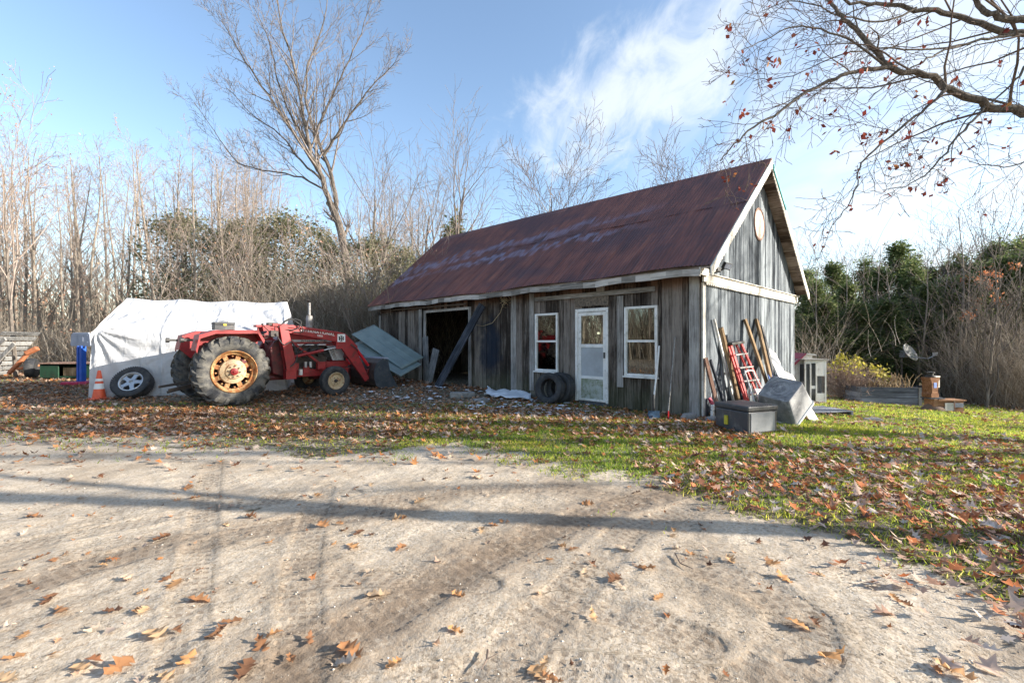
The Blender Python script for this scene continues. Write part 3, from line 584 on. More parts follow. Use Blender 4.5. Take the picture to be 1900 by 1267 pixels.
# ------------------------------------------------------------------ tractor (x forward, y left, camera side y < 0)
tx = Vector((-6.53, 10.18, 0)); trac = empty('tractor', tx + Vector((0, 0, .0)), 'red farm tractor with front loader parked before the white tarpaulin shelter', 'tractor', R(47.8))
def rear_wheel(yc, s):
    """s=-1: outer face towards -y"""
    m = MB(); Rr = .695; w = .21
    prof = [(.42, -.15), (.45, -.19), (.55, -.225), (.63, -.215), (.675, -.18), (.69, -.1), (.695, 0), (.69, .1), (.675, .18), (.63, .215), (.55, .225), (.45, .19), (.42, .15), (.41, 0)]
    m.lathe(prof, 56, closed=True)
    n = 20
    for sd in (-1, 1):
        for i in range(n):
            a0 = 2 * math.pi * (i + (.5 if sd > 0 else 0)) / n; path = []
            for (yy, rr, da, hh) in ((.02, .69, .0, .056), (.09, .688, .07, .056), (.16, .68, .13, .054), (.2, .655, .17, .04), (.222, .61, .19, .018), (.224, .575, .2, .004)):
                path.append((yy * sd, rr, a0 + da * 1.25, hh))
            vs = []
            for yy, rr, aa, hh in path:
                for (dw, dh) in ((-.045, -.01), (.045, -.01), (.033, hh), (-.033, hh)):
                    a_ = aa + dw / rr * 1.0
                    ny = 0 if abs(yy) < .17 else sd * .6; nr = 1 if abs(yy) < .17 else .8
                    if abs(yy) > .21: ny, nr = sd, .25
                    r2 = rr + dh * nr; y2 = yy + dh * ny
                    vs.append((r2 * math.cos(a_), y2, r2 * math.sin(a_)))
            k = len(path); fs = [(j * 4 + q_, j * 4 + (q_ + 1) % 4, (j + 1) * 4 + (q_ + 1) % 4, (j + 1) * 4 + q_) for j in range(k - 1) for q_ in range(4)] + [(3, 2, 1, 0), ((k - 1) * 4, (k - 1) * 4 + 1, (k - 1) * 4 + 2, (k - 1) * 4 + 3)]
            m.add(vs, fs)
    t = m.build('rear_tyre', M['big_rubber'], trac, True); t.location = (0, yc, .735); t.rotation_euler = (0, R(8), 0)
    r = MB(); r.lathe([(.445, s * .2), (.43, s * .215), (.415, s * .2), (.40, s * .15), (.385, s * .12), (.375, -s * .1), (.43, -s * .19)], 48); r.lathe([(.40, s * .15), (.36, s * .13), (.355, s * .11), (.375, s * .1)], 48)
    for i in range(8):
        a = 2 * math.pi * i / 8 + .2
        r.box((.25, s * .07 - .012, -.045), (.375, s * .07 + .012, .045), Matrix.Rotation(a, 4, 'Y'))
    r.build('rim', M['rim'], t, True)
    c = MB(); c.lathe([(.262, s * .03), (.262, s * .09), (.25, s * .115), (.2, s * .125), (.165, s * .13), (.15, s * .16), (.10, s * .165), (.0001, s * .165)], 40)
    c.build('wheel_centre', M['centre'], t, True)
    for i in range(8):
        bt = MB(); a = 2 * math.pi * i / 8; bt.lathe([(.0001, s * .19), (.014, s * .19), (.014, s * .16)], 6, Matrix.Translation((.115 * math.cos(a), 0, .115 * math.sin(a))))
        bt.build('wheel_bolt', M['grease'], t); bt = MB(); a += .2; bt.lathe([(.0001, s * .15), (.018, s * .15), (.018, s * .1)], 6, Matrix.Translation((.325 * math.cos(a), 0, .325 * math.sin(a)))); bt.build('rim_bolt', M['rim'], t)
    h = MB(); h.lathe([(.075, s * .16), (.072, s * .21), (.03, s * .22), (.028, s * .24), (.0001, s * .24)], 24); h.build('hub', M['red'], t, True)
rear_wheel(-.77, -1); rear_wheel(.77, 1)
def front_wheel(yc, s):
    m = MB(); m.lathe([(.2, -.07), (.23, -.095), (.29, -.11), (.335, -.1), (.36, -.085), (.365, -.065), (.352, -.06), (.366, -.055), (.369, -.02), (.355, -.015), (.355, .015), (.369, .02), (.366, .055), (.352, .06), (.365, .065), (.36, .085), (.335, .1), (.29, .11), (.23, .095), (.2, .07)], 44, closed=True)
    t = m.build('front_tyre', M['black_rubber'], trac, True); t.location = (2.3, yc, .37 + .02)
    r = MB(); r.lathe([(.215, s * .085), (.205, s * .095), (.19, s * .085), (.18, s * .05), (.165, s * .03), (.13, s * .03), (.11, s * .05), (.06, s * .055), (.0001, s * .055)], 36); r.build('rim', M['centre'], t, True)
    h = MB(); h.lathe([(.045, s * .05), (.04, s * .09), (.0001, s * .095)], 16)
    for i in range(6):
        a = i * math.pi / 3; h.lathe([(.0001, s * .07), (.009, s * .07), (.009, s * .05)], 6, Matrix.Translation((.08 * math.cos(a), 0, .08 * math.sin(a))))
    h.build('hub', M['grease'], t, True)
front_wheel(-.74, -1); front_wheel(.74, 1)
MB().tube([(0, -.7, .735), (0, .7, .735)], .09, 14).box((-.22, -.2, .5), (.35, .2, 1.0)).build('rear_axle', M['grease'], trac, True)
MB().tube([(2.3, -.66, .39), (2.3, 0, .5), (2.3, .66, .39)], .05, 10).box((2.05, -.14, .42), (2.55, .14, .62)).build('front_axle', M['red_dark'], trac)
for s in (-1, 1):
    a, b = (s * .5, s * .88); m = MB()
    top = [(-.66, 1.2), (-.6, 1.5), (-.32, 1.6), (.5, 1.615), (.62, 1.4)]
    pl = top + [(x_ - .0, z_ - .022) for x_, z_ in top[::-1]]
    m.prism(pl, a, b, XZ); side = top + [(.5, 1.0), (-.45, 1.0)]; m.prism(side, s * .48, s * .5, XZ)
    lip = [(x_, z_ - .024) for x_, z_ in top] + [(x_ * .97, z_ - .075) for x_, z_ in top[::-1]]; m.prism(lip, s * .86, s * .878, XZ)
    m.build('fender', M['red'], trac)
    MB().box((-.86, s * .62 - .03, 1.37), (-.66, s * .62 + .03, 1.42)).lathe([(.0001, -.03), (.05, -.03), (.055, .03), (.0001, .03)], 14, Matrix.Translation((-.84, s * .62, 1.395)) @ Matrix.Rotation(R(90), 4, 'Z')).build('tail_lamp', M['black_metal'], trac)
m = MB(); m.box((-.3, -.24, 1.22), (.15, .24, 1.32)).box((-.34, -.22, 1.32), (-.26, .22, 1.58)); m.build('seat', M['black_rubber'], trac, bevel=.03)
m = MB(); th = [2 * math.pi * i / 20 for i in range(21)]; Ms = Matrix.Translation((.78, 0, 1.52)) @ Matrix.Rotation(R(-28), 4, 'Y')
m.tube([Ms @ Vector((.2 * math.cos(t), .2 * math.sin(t), 0)) for t in th], .014, 8, False).tube([Ms @ Vector((-.2, 0, 0)), Ms @ Vector((.2, 0, 0))], .01, 6).tube([Ms @ Vector((0, -.2, 0)), Ms @ Vector((0, .2, 0))], .01, 6).tube([Ms @ Vector((0, 0, 0)), (1.1, 0, 1.2)], .018, 8); m.build('steering_wheel', M['black_metal'], trac, True)
m = MB(); m.box((-.1, -.22, .45), (1.3, .22, .95)).box((.4, -.42, .5), (1.0, .42, .56)).box((1.0, -.26, .6), (1.38, .26, 1.4)); m.build('gearbox_housing', M['red_dark'], trac, bevel=.02)
m = MB(); m.prism([(.96, .62), (1.28, .5), (1.32, 1.0), (1.26, 1.36), (1.02, 1.40), (.9, 1.2)], -.4, -.3, XZ); m.prism([(.96, .62), (1.28, .5), (1.32, 1.0), (1.26, 1.36), (1.02, 1.40), (.9, 1.2)], .3, .4, XZ); m.build('cowl_panel', M['red_dark'], trac, bevel=.02)
m = MB(); m.box((1.38, -.2, .52), (2.35, .2, 1.0)).box((1.42, -.15, 1.0), (2.3, .15, 1.26))
for i in range(4): m.box((1.5 + i * .2, -.26, .98), (1.62 + i * .2, -.15, 1.2))
m.tube([(1.5, -.24, 1.1), (2.25, -.24, 1.06)], .03, 8).tube([(1.6, -.25, .7), (1.8, -.3, .75), (2.1, -.25, .62)], .02, 8)
m.build('engine', M['grease'], trac)
m = MB(); m.box((1.3, -.3, .5), (2.9, -.22, .68)).box((1.3, .22, .5), (2.9, .3, .68)).box((2.3, -.28, .7), (2.9, .28, .86)).box((1.3, -.27, .68), (1.62, -.2, .84)).box((1.7, -.33, .58), (1.86, -.3, .76)); m.build('side_rails', M['red'], trac, bevel=.008)
m = MB(); hp = [(-.27, 0), (-.27, .3), (-.22, .36), (0, .385), (.22, .36), (.27, .3), (.27, 0)]
m.prism(hp, 1.32, 2.78, lambda a, b, d: Vector((d, a, 1.27 + b * (1 - .12 * (d - 1.3))))); hd = m.build('hood', M['red'], trac, bevel=.01)
m = MB(); m.box((1.4, -.276, 1.36), (2.45, -.272, 1.415)); m.build('hood_stripe', M['grey_stripe'], hd); MB().box((1.45, -.276, 1.275), (2.3, -.272, 1.305)).build('hood_stripe', M['white_decal'], hd)
text('INTERNATIONAL', .062, 'hood_lettering', M['black_decal'], hd, (1.66, -.281, 1.366), (R(90), 0, 0), 1.25)
m = MB(); m.prism([(2.32, 1.26), (2.78, 1.26), (2.78, .88), (2.47, .88)], -.285, -.25, XZ).prism([(2.32, 1.26), (2.78, 1.26), (2.78, .88), (2.47, .88)], .25, .285, XZ); gp = m.build('grille_side_panel', M['silver'], trac, bevel=.006)
m = MB()
for i in range(3): m.prism([(2.38 + i * .035, 1.2), (2.393 + i * .035, 1.2), (2.503 + i * .035, .94), (2.49 + i * .035, .94)], -.289, -.284, XZ)
m.build('vents', M['black_decal'], gp)
m = MB(); m.box((2.78, -.25, .72), (2.86, .25, 1.58)); m.build('grille', M['black_metal'], trac, bevel=.01)
m = MB(); m.lathe([(.0001, 1.62), (.03, 1.62), (.03, 1.68), (.075, 1.69), (.078, 1.72), (.078, 2.0), (.07, 2.03), (.032, 2.04), (.032, 2.36), (.026, 2.36)], 20, Matrix.Rotation(R(90), 4, 'X')); mu = m.build('exhaust_stack', M['exhaust'], trac, True, M=Matrix.Translation((1.99, 0, 0)) @ Matrix.Diagonal((1, -1, 1, 1)))
MB().lathe([(.0001, 0), (.04, 0), (.04, .012), (.0001, .012)], 14, Matrix.Translation((1.96, 0, 2.4)) @ Matrix.Rotation(R(60), 4, 'X')).build('rain_cap', M['grease'], mu)
for (x_, z_, mt, rr) in ((1.62, .62, 'white_paint', .045), (1.74, .8, 'silver', .035), (1.86, .8, 'silver', .035)):
    m = MB(); m.lathe([(.0001, -.07), (rr, -.07), (rr, .07), (.0001, .07)], 14, Matrix.Translation((x_, -.36, z_)) @ Matrix.Rotation(R(90), 4, 'X')); m.build('filter_canister', M[mt], trac, True)
# loader
lg = []
for s in (-1, 1):
    y0, y1 = s * .52, s * .58; m = MB()
    arm = [(.95, 1.745), (1.35, 1.76), (2.45, 1.62), (2.66, 1.58), (3.02, 1.24), (2.96, 1.185), (2.42, 1.18), (2.42, 1.36), (1.35, 1.56), (.95, 1.6)]
    m.prism(arm, y0, y1, XZ); arm2 = [(1.2, 1.735), (2.55, 1.595), (2.55, 1.56), (1.2, 1.7)]; m.prism(arm2, s * .5, s * .61, XZ)
    m.prism([(2.56, 1.2), (2.95, 1.2), (3.34, .38), (3.24, .3)], s * .515, s * .585, XZ)
    la = m.build('loader_arm', M['red'], trac, bevel=.006)
    if s < 0:
        text('INTERNATIONAL', .105, 'arm_lettering', M['white_decal'], la, (1.5, -.584, 1.62), (R(90), R(7.0), 0), .98)
        text('1850', .055, 'arm_lettering', M['white_decal'], la, (1.92, -.584, 1.5), (R(90), R(7.0), 0), 1.2)
        MB().box((2.45, -.584, 1.36), (2.66, -.582, 1.56)).build('emblem_plate', M['white_decal'], la)
        em = MB()
        for a in (2.485, 2.585): em.box((a, -.588, 1.4), (a + .034, -.585, 1.5))
        em.box((2.519, -.588, 1.435), (2.585, -.585, 1.46)); em.build('emblem', M['black_decal'], la)
        MB().box((2.54, -.592, 1.385), (2.564, -.589, 1.515)).box((2.523, -.592, 1.505), (2.581, -.589, 1.52)).box((2.523, -.592, 1.38), (2.581, -.589, 1.395)).build('emblem', M['black_decal'], la)
    m = MB(); m.prism([(1.02, 1.78), (1.2, 1.78), (1.4, .9), (1.42, .68), (1.2, .66)], s * .43, s * .46, XZ).prism([(1.02, 1.78), (1.2, 1.78), (1.4, .9), (1.42, .68), (1.2, .66)], s * .6, s * .62, XZ).box((1.18, min(s * .44, s * .61), .48), (1.42, max(s * .44, s * .61), .7)).box((.88, min(s * .42, s * .62), 1.72), (1.0, max(s * .42, s * .62), 1.78)); m.build('loader_post', M['red'], trac, bevel=.006)
    m = MB(); m.beam((1.28, s * .48, 1.42), (2.08, s * .42, .8), .075, .05, (0, 1, 0)).box((2.0, min(s * .36, s * .46), .68), (2.2, max(s * .36, s * .46), .86)); m.build('loader_brace', M['red'], trac)
    m = MB(); m.tube([(1.36, s * .55, 1.0), (2.1, s * .55, 1.15)], .036, 14); c1 = m.build('lift_cylinder', M['red'], trac, True); MB().tube([(2.1, s * .55, 1.15), (2.5, s * .55, 1.23)], .018, 10).build('piston_rod', M['chrome'], c1, True)
    m = MB(); m.tube([(2.98, s * .5, 1.22), (3.36, s * .5, .72)], .038, 14); c1 = m.build('bucket_cylinder', M['red_bright'], trac, True); MB().tube([(3.36, s * .5, .72), (3.5, s * .5, .54)], .018, 10).build('piston_rod', M['chrome'], c1, True)
for x_, z_ in ((1.15, 1.2), (2.8, .98)): MB().tube([(x_, -.55, z_), (x_, .55, z_)], .047, 10).build('cross_tube', M['red_dark'], trac, True)
# bucket: curved shell, side plates
shell = [(3.62, .92), (3.44, .8), (3.36, .6), (3.36, .38), (3.42, .2), (3.56, .09), (3.8, .05), (4.16, .02)]
m = MB(); inner = [(x_ + .03, z_ + .015) for x_, z_ in shell[::-1]]; m.prism(shell + inner, -.8, .8, XZ); bk = m.build('bucket', M['grease'], trac)
q = plain('blue_black_bucket_plate', (.03, .042, .055), (.06, .07, .08), .55, 5, dirt=(.12, .11, .1))
for s in (-.8, .8): MB().prism(shell + [(4.1, .1), (3.85, .55), (3.78, .86)], s - .012, s + .012, XZ).build('side_plate', q, bk)
MB().box((4.02, -.79, .025), (4.2, .79, .045)).build('cutting_edge', M['silver'], bk); MB().box((3.6, -.8, .9), (3.8, .8, .94)).build('top_lip', M['grey_plastic'], bk)
for s in (-.5, .5): MB().prism([(3.36, .3), (3.2, .32), (3.3, .62), (3.5, .66), (3.44, .8), (3.36, .6)], s - .06, s + .06, XZ).build('bucket_bracket', M['red_dark'], bk)
# valves, levers, hoses
m = MB(); m.box((.86, -.58, 1.48), (1.02, -.42, 1.62)).box((.8, -.6, 1.74), (1.0, -.45, 1.8)); m.tube([(.9, -.5, 1.55), (.7, -.5, 1.75)], .012, 6).tube([(.92, -.52, 1.5), (.62, -.55, 1.52)], .012, 6).tube([(.95, -.5, 1.48), (.6, -.5, 1.42)], .012, 6).lathe([(.0001, -.02), (.025, 0), (.0001, .02)], 10, Matrix.Translation((.7, -.5, 1.76))); m.build('loader_valve', M['grease'], trac)
hoses = [[(.95, -.6, 1.55), (1.1, -.66, 1.3), (1.3, -.66, 1.35), (1.42, -.64, 1.0), (1.3, -.64, .8), (1.2, -.5, .75)], [(1.0, -.6, 1.7), (1.25, -.66, 1.88), (1.5, -.65, 1.75), (1.55, -.63, 1.6), (1.35, -.62, 1.6)], [(1.1, -.6, 1.65), (1.4, -.66, 1.66), (1.5, -.66, 1.85), (1.25, -.62, 1.9), (1.1, -.6, 1.8)],
         [(1.4, -.62, 1.18), (1.6, -.66, 1.3), (1.85, -.66, 1.3), (1.9, -.64, 1.2), (1.7, -.62, 1.15)], [(.98, -.42, 1.35), (1.15, -.46, 1.4), (1.3, -.46, 1.2), (1.33, -.46, .9), (1.25, -.45, .68)], [(1.45, -.62, 1.1), (1.7, -.65, 1.22), (2.0, -.65, 1.33), (2.3, -.62, 1.3)], [(2.8, -.6, 1.3), (2.98, -.62, 1.15), (3.0, -.56, 1.1)]]
def smoothp(p, k=6):
    p = [Vector(a) for a in p]; out = []
    for i in range(len(p) - 1):
        a, b, c_, d = p[max(i - 1, 0)], p[i], p[i + 1], p[min(i + 2, len(p) - 1)]
        for j in range(k):
            t = j / k; out.append(.5 * ((2 * b) + (c_ - a) * t + (2 * a - 5 * b + 4 * c_ - d) * t * t + (3 * b - a - 3 * c_ + d) * t ** 3))
    return out + [p[-1]]
for h_ in hoses: MB().tube(smoothp(h_), .013, 6).build('hydraulic_hose', M['black_rubber'], trac, True)
for a_, b_ in (((-.15, -.18, .55), (-1.0, -.35, .38)), ((-.15, .18, .55), (-1.05, .35, .4)), ((-.15, 0, .5), (-.95, .1, .3)), ((-.2, 0, .95), (-.5, 0, .9))): MB().beam(a_, b_, .055, .05, (0, 1, 0)).build('hitch_arm', M['grease'], trac)
# toolbox on the fender
tb = MB(); tb.box((-.19, -.1, 0), (.19, .1, .105)); a = trac.matrix_world
def TL(x_, y_, z_): c_, s_ = math.cos(R(47.8)), math.sin(R(47.8)); return Vector((tx.x + c_ * x_ - s_ * y_, tx.y + s_ * x_ + c_ * y_, z_))
tbx = empty('toolbox', TL(-.12, -.66, 1.612), 'black plastic toolbox with yellow latch on the tractor fender', 'toolbox', R(47.8))
tb.build('case', M['box_black'], tbx, bevel=.008); MB().box((-.195, -.105, .108), (.195, .105, .16)).build('lid', M['box_black'], tbx, bevel=.012); MB().box((-.03, -.112, .085), (.03, -.103, .125)).build('latch', M['yellow'], tbx); MB().tube([(-.08, 0, .16), (-.08, 0, .18), (.08, 0, .18), (.08, 0, .16)], .008, 6).build('handle', M['black_metal'], tbx)

# ------------------------------------------------------------------ white tarpaulin shelter
F0 = G(165, 740); F1 = G(528, 724); ev = (F1 - F0); ev.z = 0; LT = ev.length; ev.normalize(); nv = Vector((-ev.y, ev.x, 0))
shel = empty('tarpaulin_shelter', F0, 'low shelter draped in wrinkled white tarpaulin behind the red tractor', 'shelter', math.atan2(ev.y, ev.x))
def shelter():
    ns, ntt = 190, 150; s = np.linspace(0, 1, ns); t = np.linspace(0, 1, ntt)
    Sg, Tg = np.meshgrid(s, t, indexing='ij')
    # profile knots: (t, y, z, x at s=0, x at s=1)
    kt = [0, .3, .34, .5, .66, .7, 1.0]; ky = [-.02, .02, .1, 1.1, 2.1, 2.2, 2.25]; kz = [-.04, 1.56, 1.68, 2.5, 1.68, 1.56, -.04]; k0 = [0, .03, .1, .30, .1, .03, 0]; k1 = [LT + .03, LT - .0, LT - .02, LT - .14, LT - .02, LT, LT + .03]
    Yp = np.interp(Tg, kt, ky); Zp = np.interp(Tg, kt, kz); Xp = np.interp(Tg, kt, k0) * (1 - Sg) + np.interp(Tg, kt, k1) * Sg
    sag = .05 * np.sin(Sg * math.pi * 3) ** 2 * np.exp(-((Tg - .5) / .08) ** 2); Zp = Zp - sag - .04 * Sg * np.exp(-((Tg - .34) / .05) ** 2)
    d = .02 * sn(Xp * 1.0, Zp, 2.2, 1) + .011 * sn(Xp * 2 + Zp * 1.4, Zp * .4, 5.5, 2)
    # folds radiating from the left shoulder
    rx, rz = Xp - .1, 1.62 - Zp; ang = np.arctan2(rx, rz + .02); rad = np.hypot(rx, rz)
    d += .045 * np.exp(-rad / 1.0) * np.sin(ang * 15 + .6) * sm(rad, .02, .25) * (rz > -.4)
    rx2 = LT - Xp; ang2 = np.arctan2(rx2, rz + .02); rad2 = np.hypot(rx2, rz); d += .03 * np.exp(-rad2 / .7) * np.sin(ang2 * 11) * sm(rad2, .02, .25)
    d += .02 * np.exp(-((Xp - 1.45) / .03) ** 2) + .014 * np.exp(-((Xp - 2.55) / .03) ** 2) + .016 * np.exp(-((Xp - .22) / .025) ** 2) * (Zp < 1.6)
    Yn = Yp - d * np.where(Tg < .5, 1, -1); Zn = Zp + d * .4 * np.exp(-((Tg - .5) / .25) ** 2)
    hem = Zp < .05; Zn = np.where(Tg < .02, Zn + .02 * sn(Xp, Xp, 4, 2), Zn)
    V = np.stack([Xp, Yn, Zn], -1).reshape(-1, 3); idx = np.arange(ns * ntt).reshape(ns, ntt)
    Q = np.stack([idx[:-1, :-1], idx[1:, :-1], idx[1:, 1:], idx[:-1, 1:]], -1).reshape(-1, 4)
    caps = []; h = ntt // 2; extra = []; base = len(V)
    for e_ in (0, ns - 1):
        row = idx[e_]; m_ = 7; prev = row[:h]
        for j in range(1, m_ + 1):
            if j == m_: cur = row[::-1][:h]
            else:
                a = V[row[:h]]; b = V[row[::-1][:h]]; f = j / m_; pp = a * (1 - f) + b * f; pp[:, 0] += (.03 * math.sin(f * math.pi * 3)); cur = base + np.arange(h) + sum(len(x_) for x_ in extra); extra.append(pp)
            for i in range(h - 1): caps.append((prev[i], cur[i], cur[i + 1], prev[i + 1]))
            prev = cur
    V = np.concatenate([V] + extra); Q = np.concatenate([Q, np.array(caps)])
    npmesh('tarpaulin', V, Q, M['tarp'], shel, smooth=True)
    m = MB()
    for x_ in (.12, LT / 2, LT - .12):
        for y_ in (.16, 2.05): m.tube([(x_, y_, 0), (x_, y_, 1.5)], .02, 8)
    m.build('frame_poles', M['alu'], shel)
shelter()

# ------------------------------------------------------------------ small things on the left
g = G(184, 741); cone = empty('traffic_cone', g, 'orange traffic cone with white band in front of the tarpaulin', 'cone', .3)
m = MB(); m.lathe([(.0001, .0), (.15, .0), (.16, .03), (.13, .05), (.033, .66), (.025, .68), (.0001, .68)], 28, Matrix.Rotation(R(-90), 4, 'X') @ Matrix.Diagonal((1, 1, 1, 1))); cb_ = m.build('cone_body', M['orange'], cone, True, M=Matrix.Diagonal((1, 1, -1, 1)))
MB().box((-.17, -.17, .0), (.17, .17, .03)).build('base', M['orange'], cone, bevel=.01)
m = MB(); m.lathe([(.103, .25), (.084, .375)], 28, Matrix.Rotation(R(-90), 4, 'X')); m.lathe([(.075, .43), (.066, .49)], 28, Matrix.Rotation(R(-90), 4, 'X')); m.build('reflective_band', M['white_decal'], cone, True, M=Matrix.Diagonal((1, 1, -1, 1)))
# fix mirrored lathe: cone axis must point up
for o in cone.children:
    if o.name.startswith(('cone_body', 'reflective')):
        zs = [v.co.z for v in o.data.vertices]
        if min(zs) < -.2:
            for v in o.data.vertices: v.co.z = -v.co.z
            o.data.flip_normals()
def car_tyre(name, r, w, ri, loc, Mr, label, group=None, rim=False):
    c = [(ri, -w * .36), (ri + .02, -w * .44), (r * .86, -w * .5), (r * .95, -w * .47), (r, -w * .38)]
    tr = []
    for k in range(5):
        a = -w * .38 + k * w * .152 + .0; tr += [(r, a + .006), (r, a + w * .152 - .012), (r - .008, a + w * .152 - .01), (r - .008, a + w * .152)]
    c += tr + [(r, w * .38), (r * .95, w * .47), (r * .86, w * .5), (ri + .02, w * .44), (ri, w * .36), (ri + .012, 0)]
    m = MB(); m.lathe(c, 48, closed=True)
    n = 52
    for i in range(n):
        for s in (-1, 1): m.box((r - .012, s * w * .42 - w * .06, -.011), (r + .001, s * w * .42 + w * .06, .011), Matrix.Rotation(2 * math.pi * i / n, 4, 'Y'))
    e_ = empty(name, loc, label, 'tyre' if not rim else 'wheel', 0, group); t = m.build('tyre', M['black_rubber'], e_, True); t.matrix_local = Mr
    if rim:
        m = MB(); m.lathe([(ri + .012, -w * .43), (ri - .005, -w * .45), (ri - .02, -w * .38), (ri - .035, -w * .2), (ri - .04, w * .3)], 40)
        for i in range(5):
            A = Matrix.Rotation(2 * math.pi * i / 5 + .3, 4, 'Y'); m.prism([(-.05, .06), (.05, .06), (.034, ri - .03), (-.034, ri - .03)], -w * .33, -w * .2, lambda a, b, d, A=A: A @ Vector((a, d, b)))
            m.prism([(-.034, ri - .075), (.034, ri - .075), (.075, ri - .02), (-.075, ri - .02)], -w * .3, -w * .2, lambda a, b, d, A=A: A @ Vector((a, d, b)))
        m.lathe([(.0001, -w * .22), (.03, -w * .22), (.04, -w * .36), (.09, -w * .34), (.1, -w * .2)], 24); m.build('rim', M['alu'], t, True)
        MB().lathe([(.0001, w * .1), (ri - .05, w * .1), (ri - .05, w * .2), (.0001, w * .2)], 24).build('spoke_shade_disc', M['black_metal'], t)  # black disc added as painted shade behind the spokes
    return e_
g = G(254, 737); ya = math.atan2(ev.y, ev.x)
car_tyre('spare_wheel', .40, .25, .235, g + Vector((0, -.12, .345)), Matrix.Rotation(R(14), 4, 'Z') @ Matrix.Rotation(R(-33), 4, 'X'), 'truck wheel with silver alloy rim leaning on the white tarpaulin', rim=True)
g = G(1046, 744); Mz = Matrix.Rotation(R(-33), 4, 'Z')
car_tyre('loose_tyre', .335, .2, .2, BW_(-.47, 3.12, T(1.1, 10.5) + .33), Matrix.Rotation(R(-36), 4, 'Z') @ Matrix.Rotation(R(-10), 4, 'X'), 'front one of two bare tyres leaning left of the storm door', 'bare tyres by the barn door')
car_tyre('loose_tyre', .335, .2, .2, BW_(-.24, 3.02, T(1.1, 10.5) + .335), Matrix.Rotation(R(-42), 4, 'Z') @ Matrix.Rotation(R(-8), 4, 'X'), 'rear one of two bare tyres, against the barn wall', 'bare tyres by the barn door')
# toy basketball hoop
g = G(151, 713); hp_ = empty('toy_basketball_hoop', g, 'toy basketball stand with grey backboard, blue pole and red base', 'toy hoop', R(-8))
m = MB(); m.prism([(-.34, .0), (-.3, -.03), (-.1, -.03), (-.07, -.09), (.07, -.09), (.1, -.03), (.3, -.03), (.34, 0), (.31, .3), (.25, .36), (-.25, .36), (-.31, .3)], -.03, .03, lambda a, b, d: Vector((a, d, 1.12 + b))); bb_ = m.build('backboard', M['grey_plastic'], hp_, bevel=.012)
MB().box((-.24, -.04, 1.2), (.24, -.031, 1.215)).box((-.24, -.04, 1.4), (.24, -.031, 1.415)).box((-.1, -.04, 1.2), (-.085, -.031, 1.41)).box((.085, -.04, 1.2), (.1, -.031, 1.41)).build('backboard_ribs', M['grey_plastic'], bb_)
m = MB(); m.box((-.085, -.07, .05), (-.03, .07, 1.1)).box((.03, -.07, .05), (.085, .07, 1.1)).box((-.03, -.05, .05), (.03, .05, 1.1)); m.build('pole', M['blue'], hp_, bevel=.012)
m = MB(); m.prism([(-.38, 0), (.38, 0), (.3, .09), (-.3, .09)], -.3, .25, XZ); m.build('base', M['red_plastic'], hp_, bevel=.02)
# green bench / feed trough
g = G(95, 704); gb = empty('green_wagon_box', G(130, 704), 'dark green open cargo box with brown planks behind the toy hoop', 'cargo box', R(5))
m = MB(); m.box((-.9, 0, 0), (-.86, .8, .5)).box((.86, 0, 0), (.9, .8, .5)).box((-.86, .76, .05), (.86, .8, .5)).box((-.86, 0, .05), (-.35, .04, .45)).box((.2, 0, .05), (.86, .04, .45)).box((-.86, .04, .05), (.86, .76, .1)); m.build('box_body', M['green_paint'], gb, bevel=.01)
MB().box((-.9, -.04, .5), (.95, .84, .54)).build('plank_top', M['wood_red'], gb); MB().box((-.3, .1, .1), (.1, .4, .38)).build('cargo', M['wood_y'], gb, bevel=.02)
# far left: wooden ramp and wheel on old cart
ct = empty('hay_cart', G(30, 702), 'old orange farm cart with a tilted slatted deck and one tyre, far left', 'cart', R(0))
m = MB()
for i in range(9):
    z0 = .12 + i * .17; m.beam((-1.5 + i * .14, -.1, z0), (-1.5 + i * .14, 1.1, z0), .13, .03, (.64, 0, .76))
dk = m.build('slatted_deck', M['wood_grey'], ct); MB().beam((-1.75, -.14, .0), (-.2, -.14, 1.3), .05, .1, (0, 1, 0)).beam((-1.05, -.14, -.05), (.1, -.14, 1.15), .05, .12, (0, 1, 0)).build('side_beam', M['front_light'], ct)
MB().beam((-.25, 0, .15), (.2, .3, .95), .12, .1, (0, 1, 0)).beam((-.1, .1, .3), (.45, .3, .42), .09, .09, (0, 1, 0)).beam((.1, .2, .8), (.4, .3, 1.0), .16, .14, (0, 1, 0)).build('orange_chassis', plain('rusty_orange_paint', (.5, .17, .07), (.3, .11, .05), .7, 6, dirt=(.12, .07, .05)), ct, bevel=.03)
m = MB(); m.lathe([(.14, -.1), (.24, -.13), (.3, -.12), (.33, -.06), (.33, .06), (.3, .12), (.24, .13), (.14, .1), (.0001, .08)], 32); w_ = m.build('wheel', M['black_rubber'], ct, True); w_.location = (.42, .1, .33); w_.rotation_euler = (0, 0, R(-60)); MB().lathe([(.0001, -.11), (.15, -.11), (.2, -.125), (.2, -.11)], 24).build('rim', M['white_paint'], w_, True)
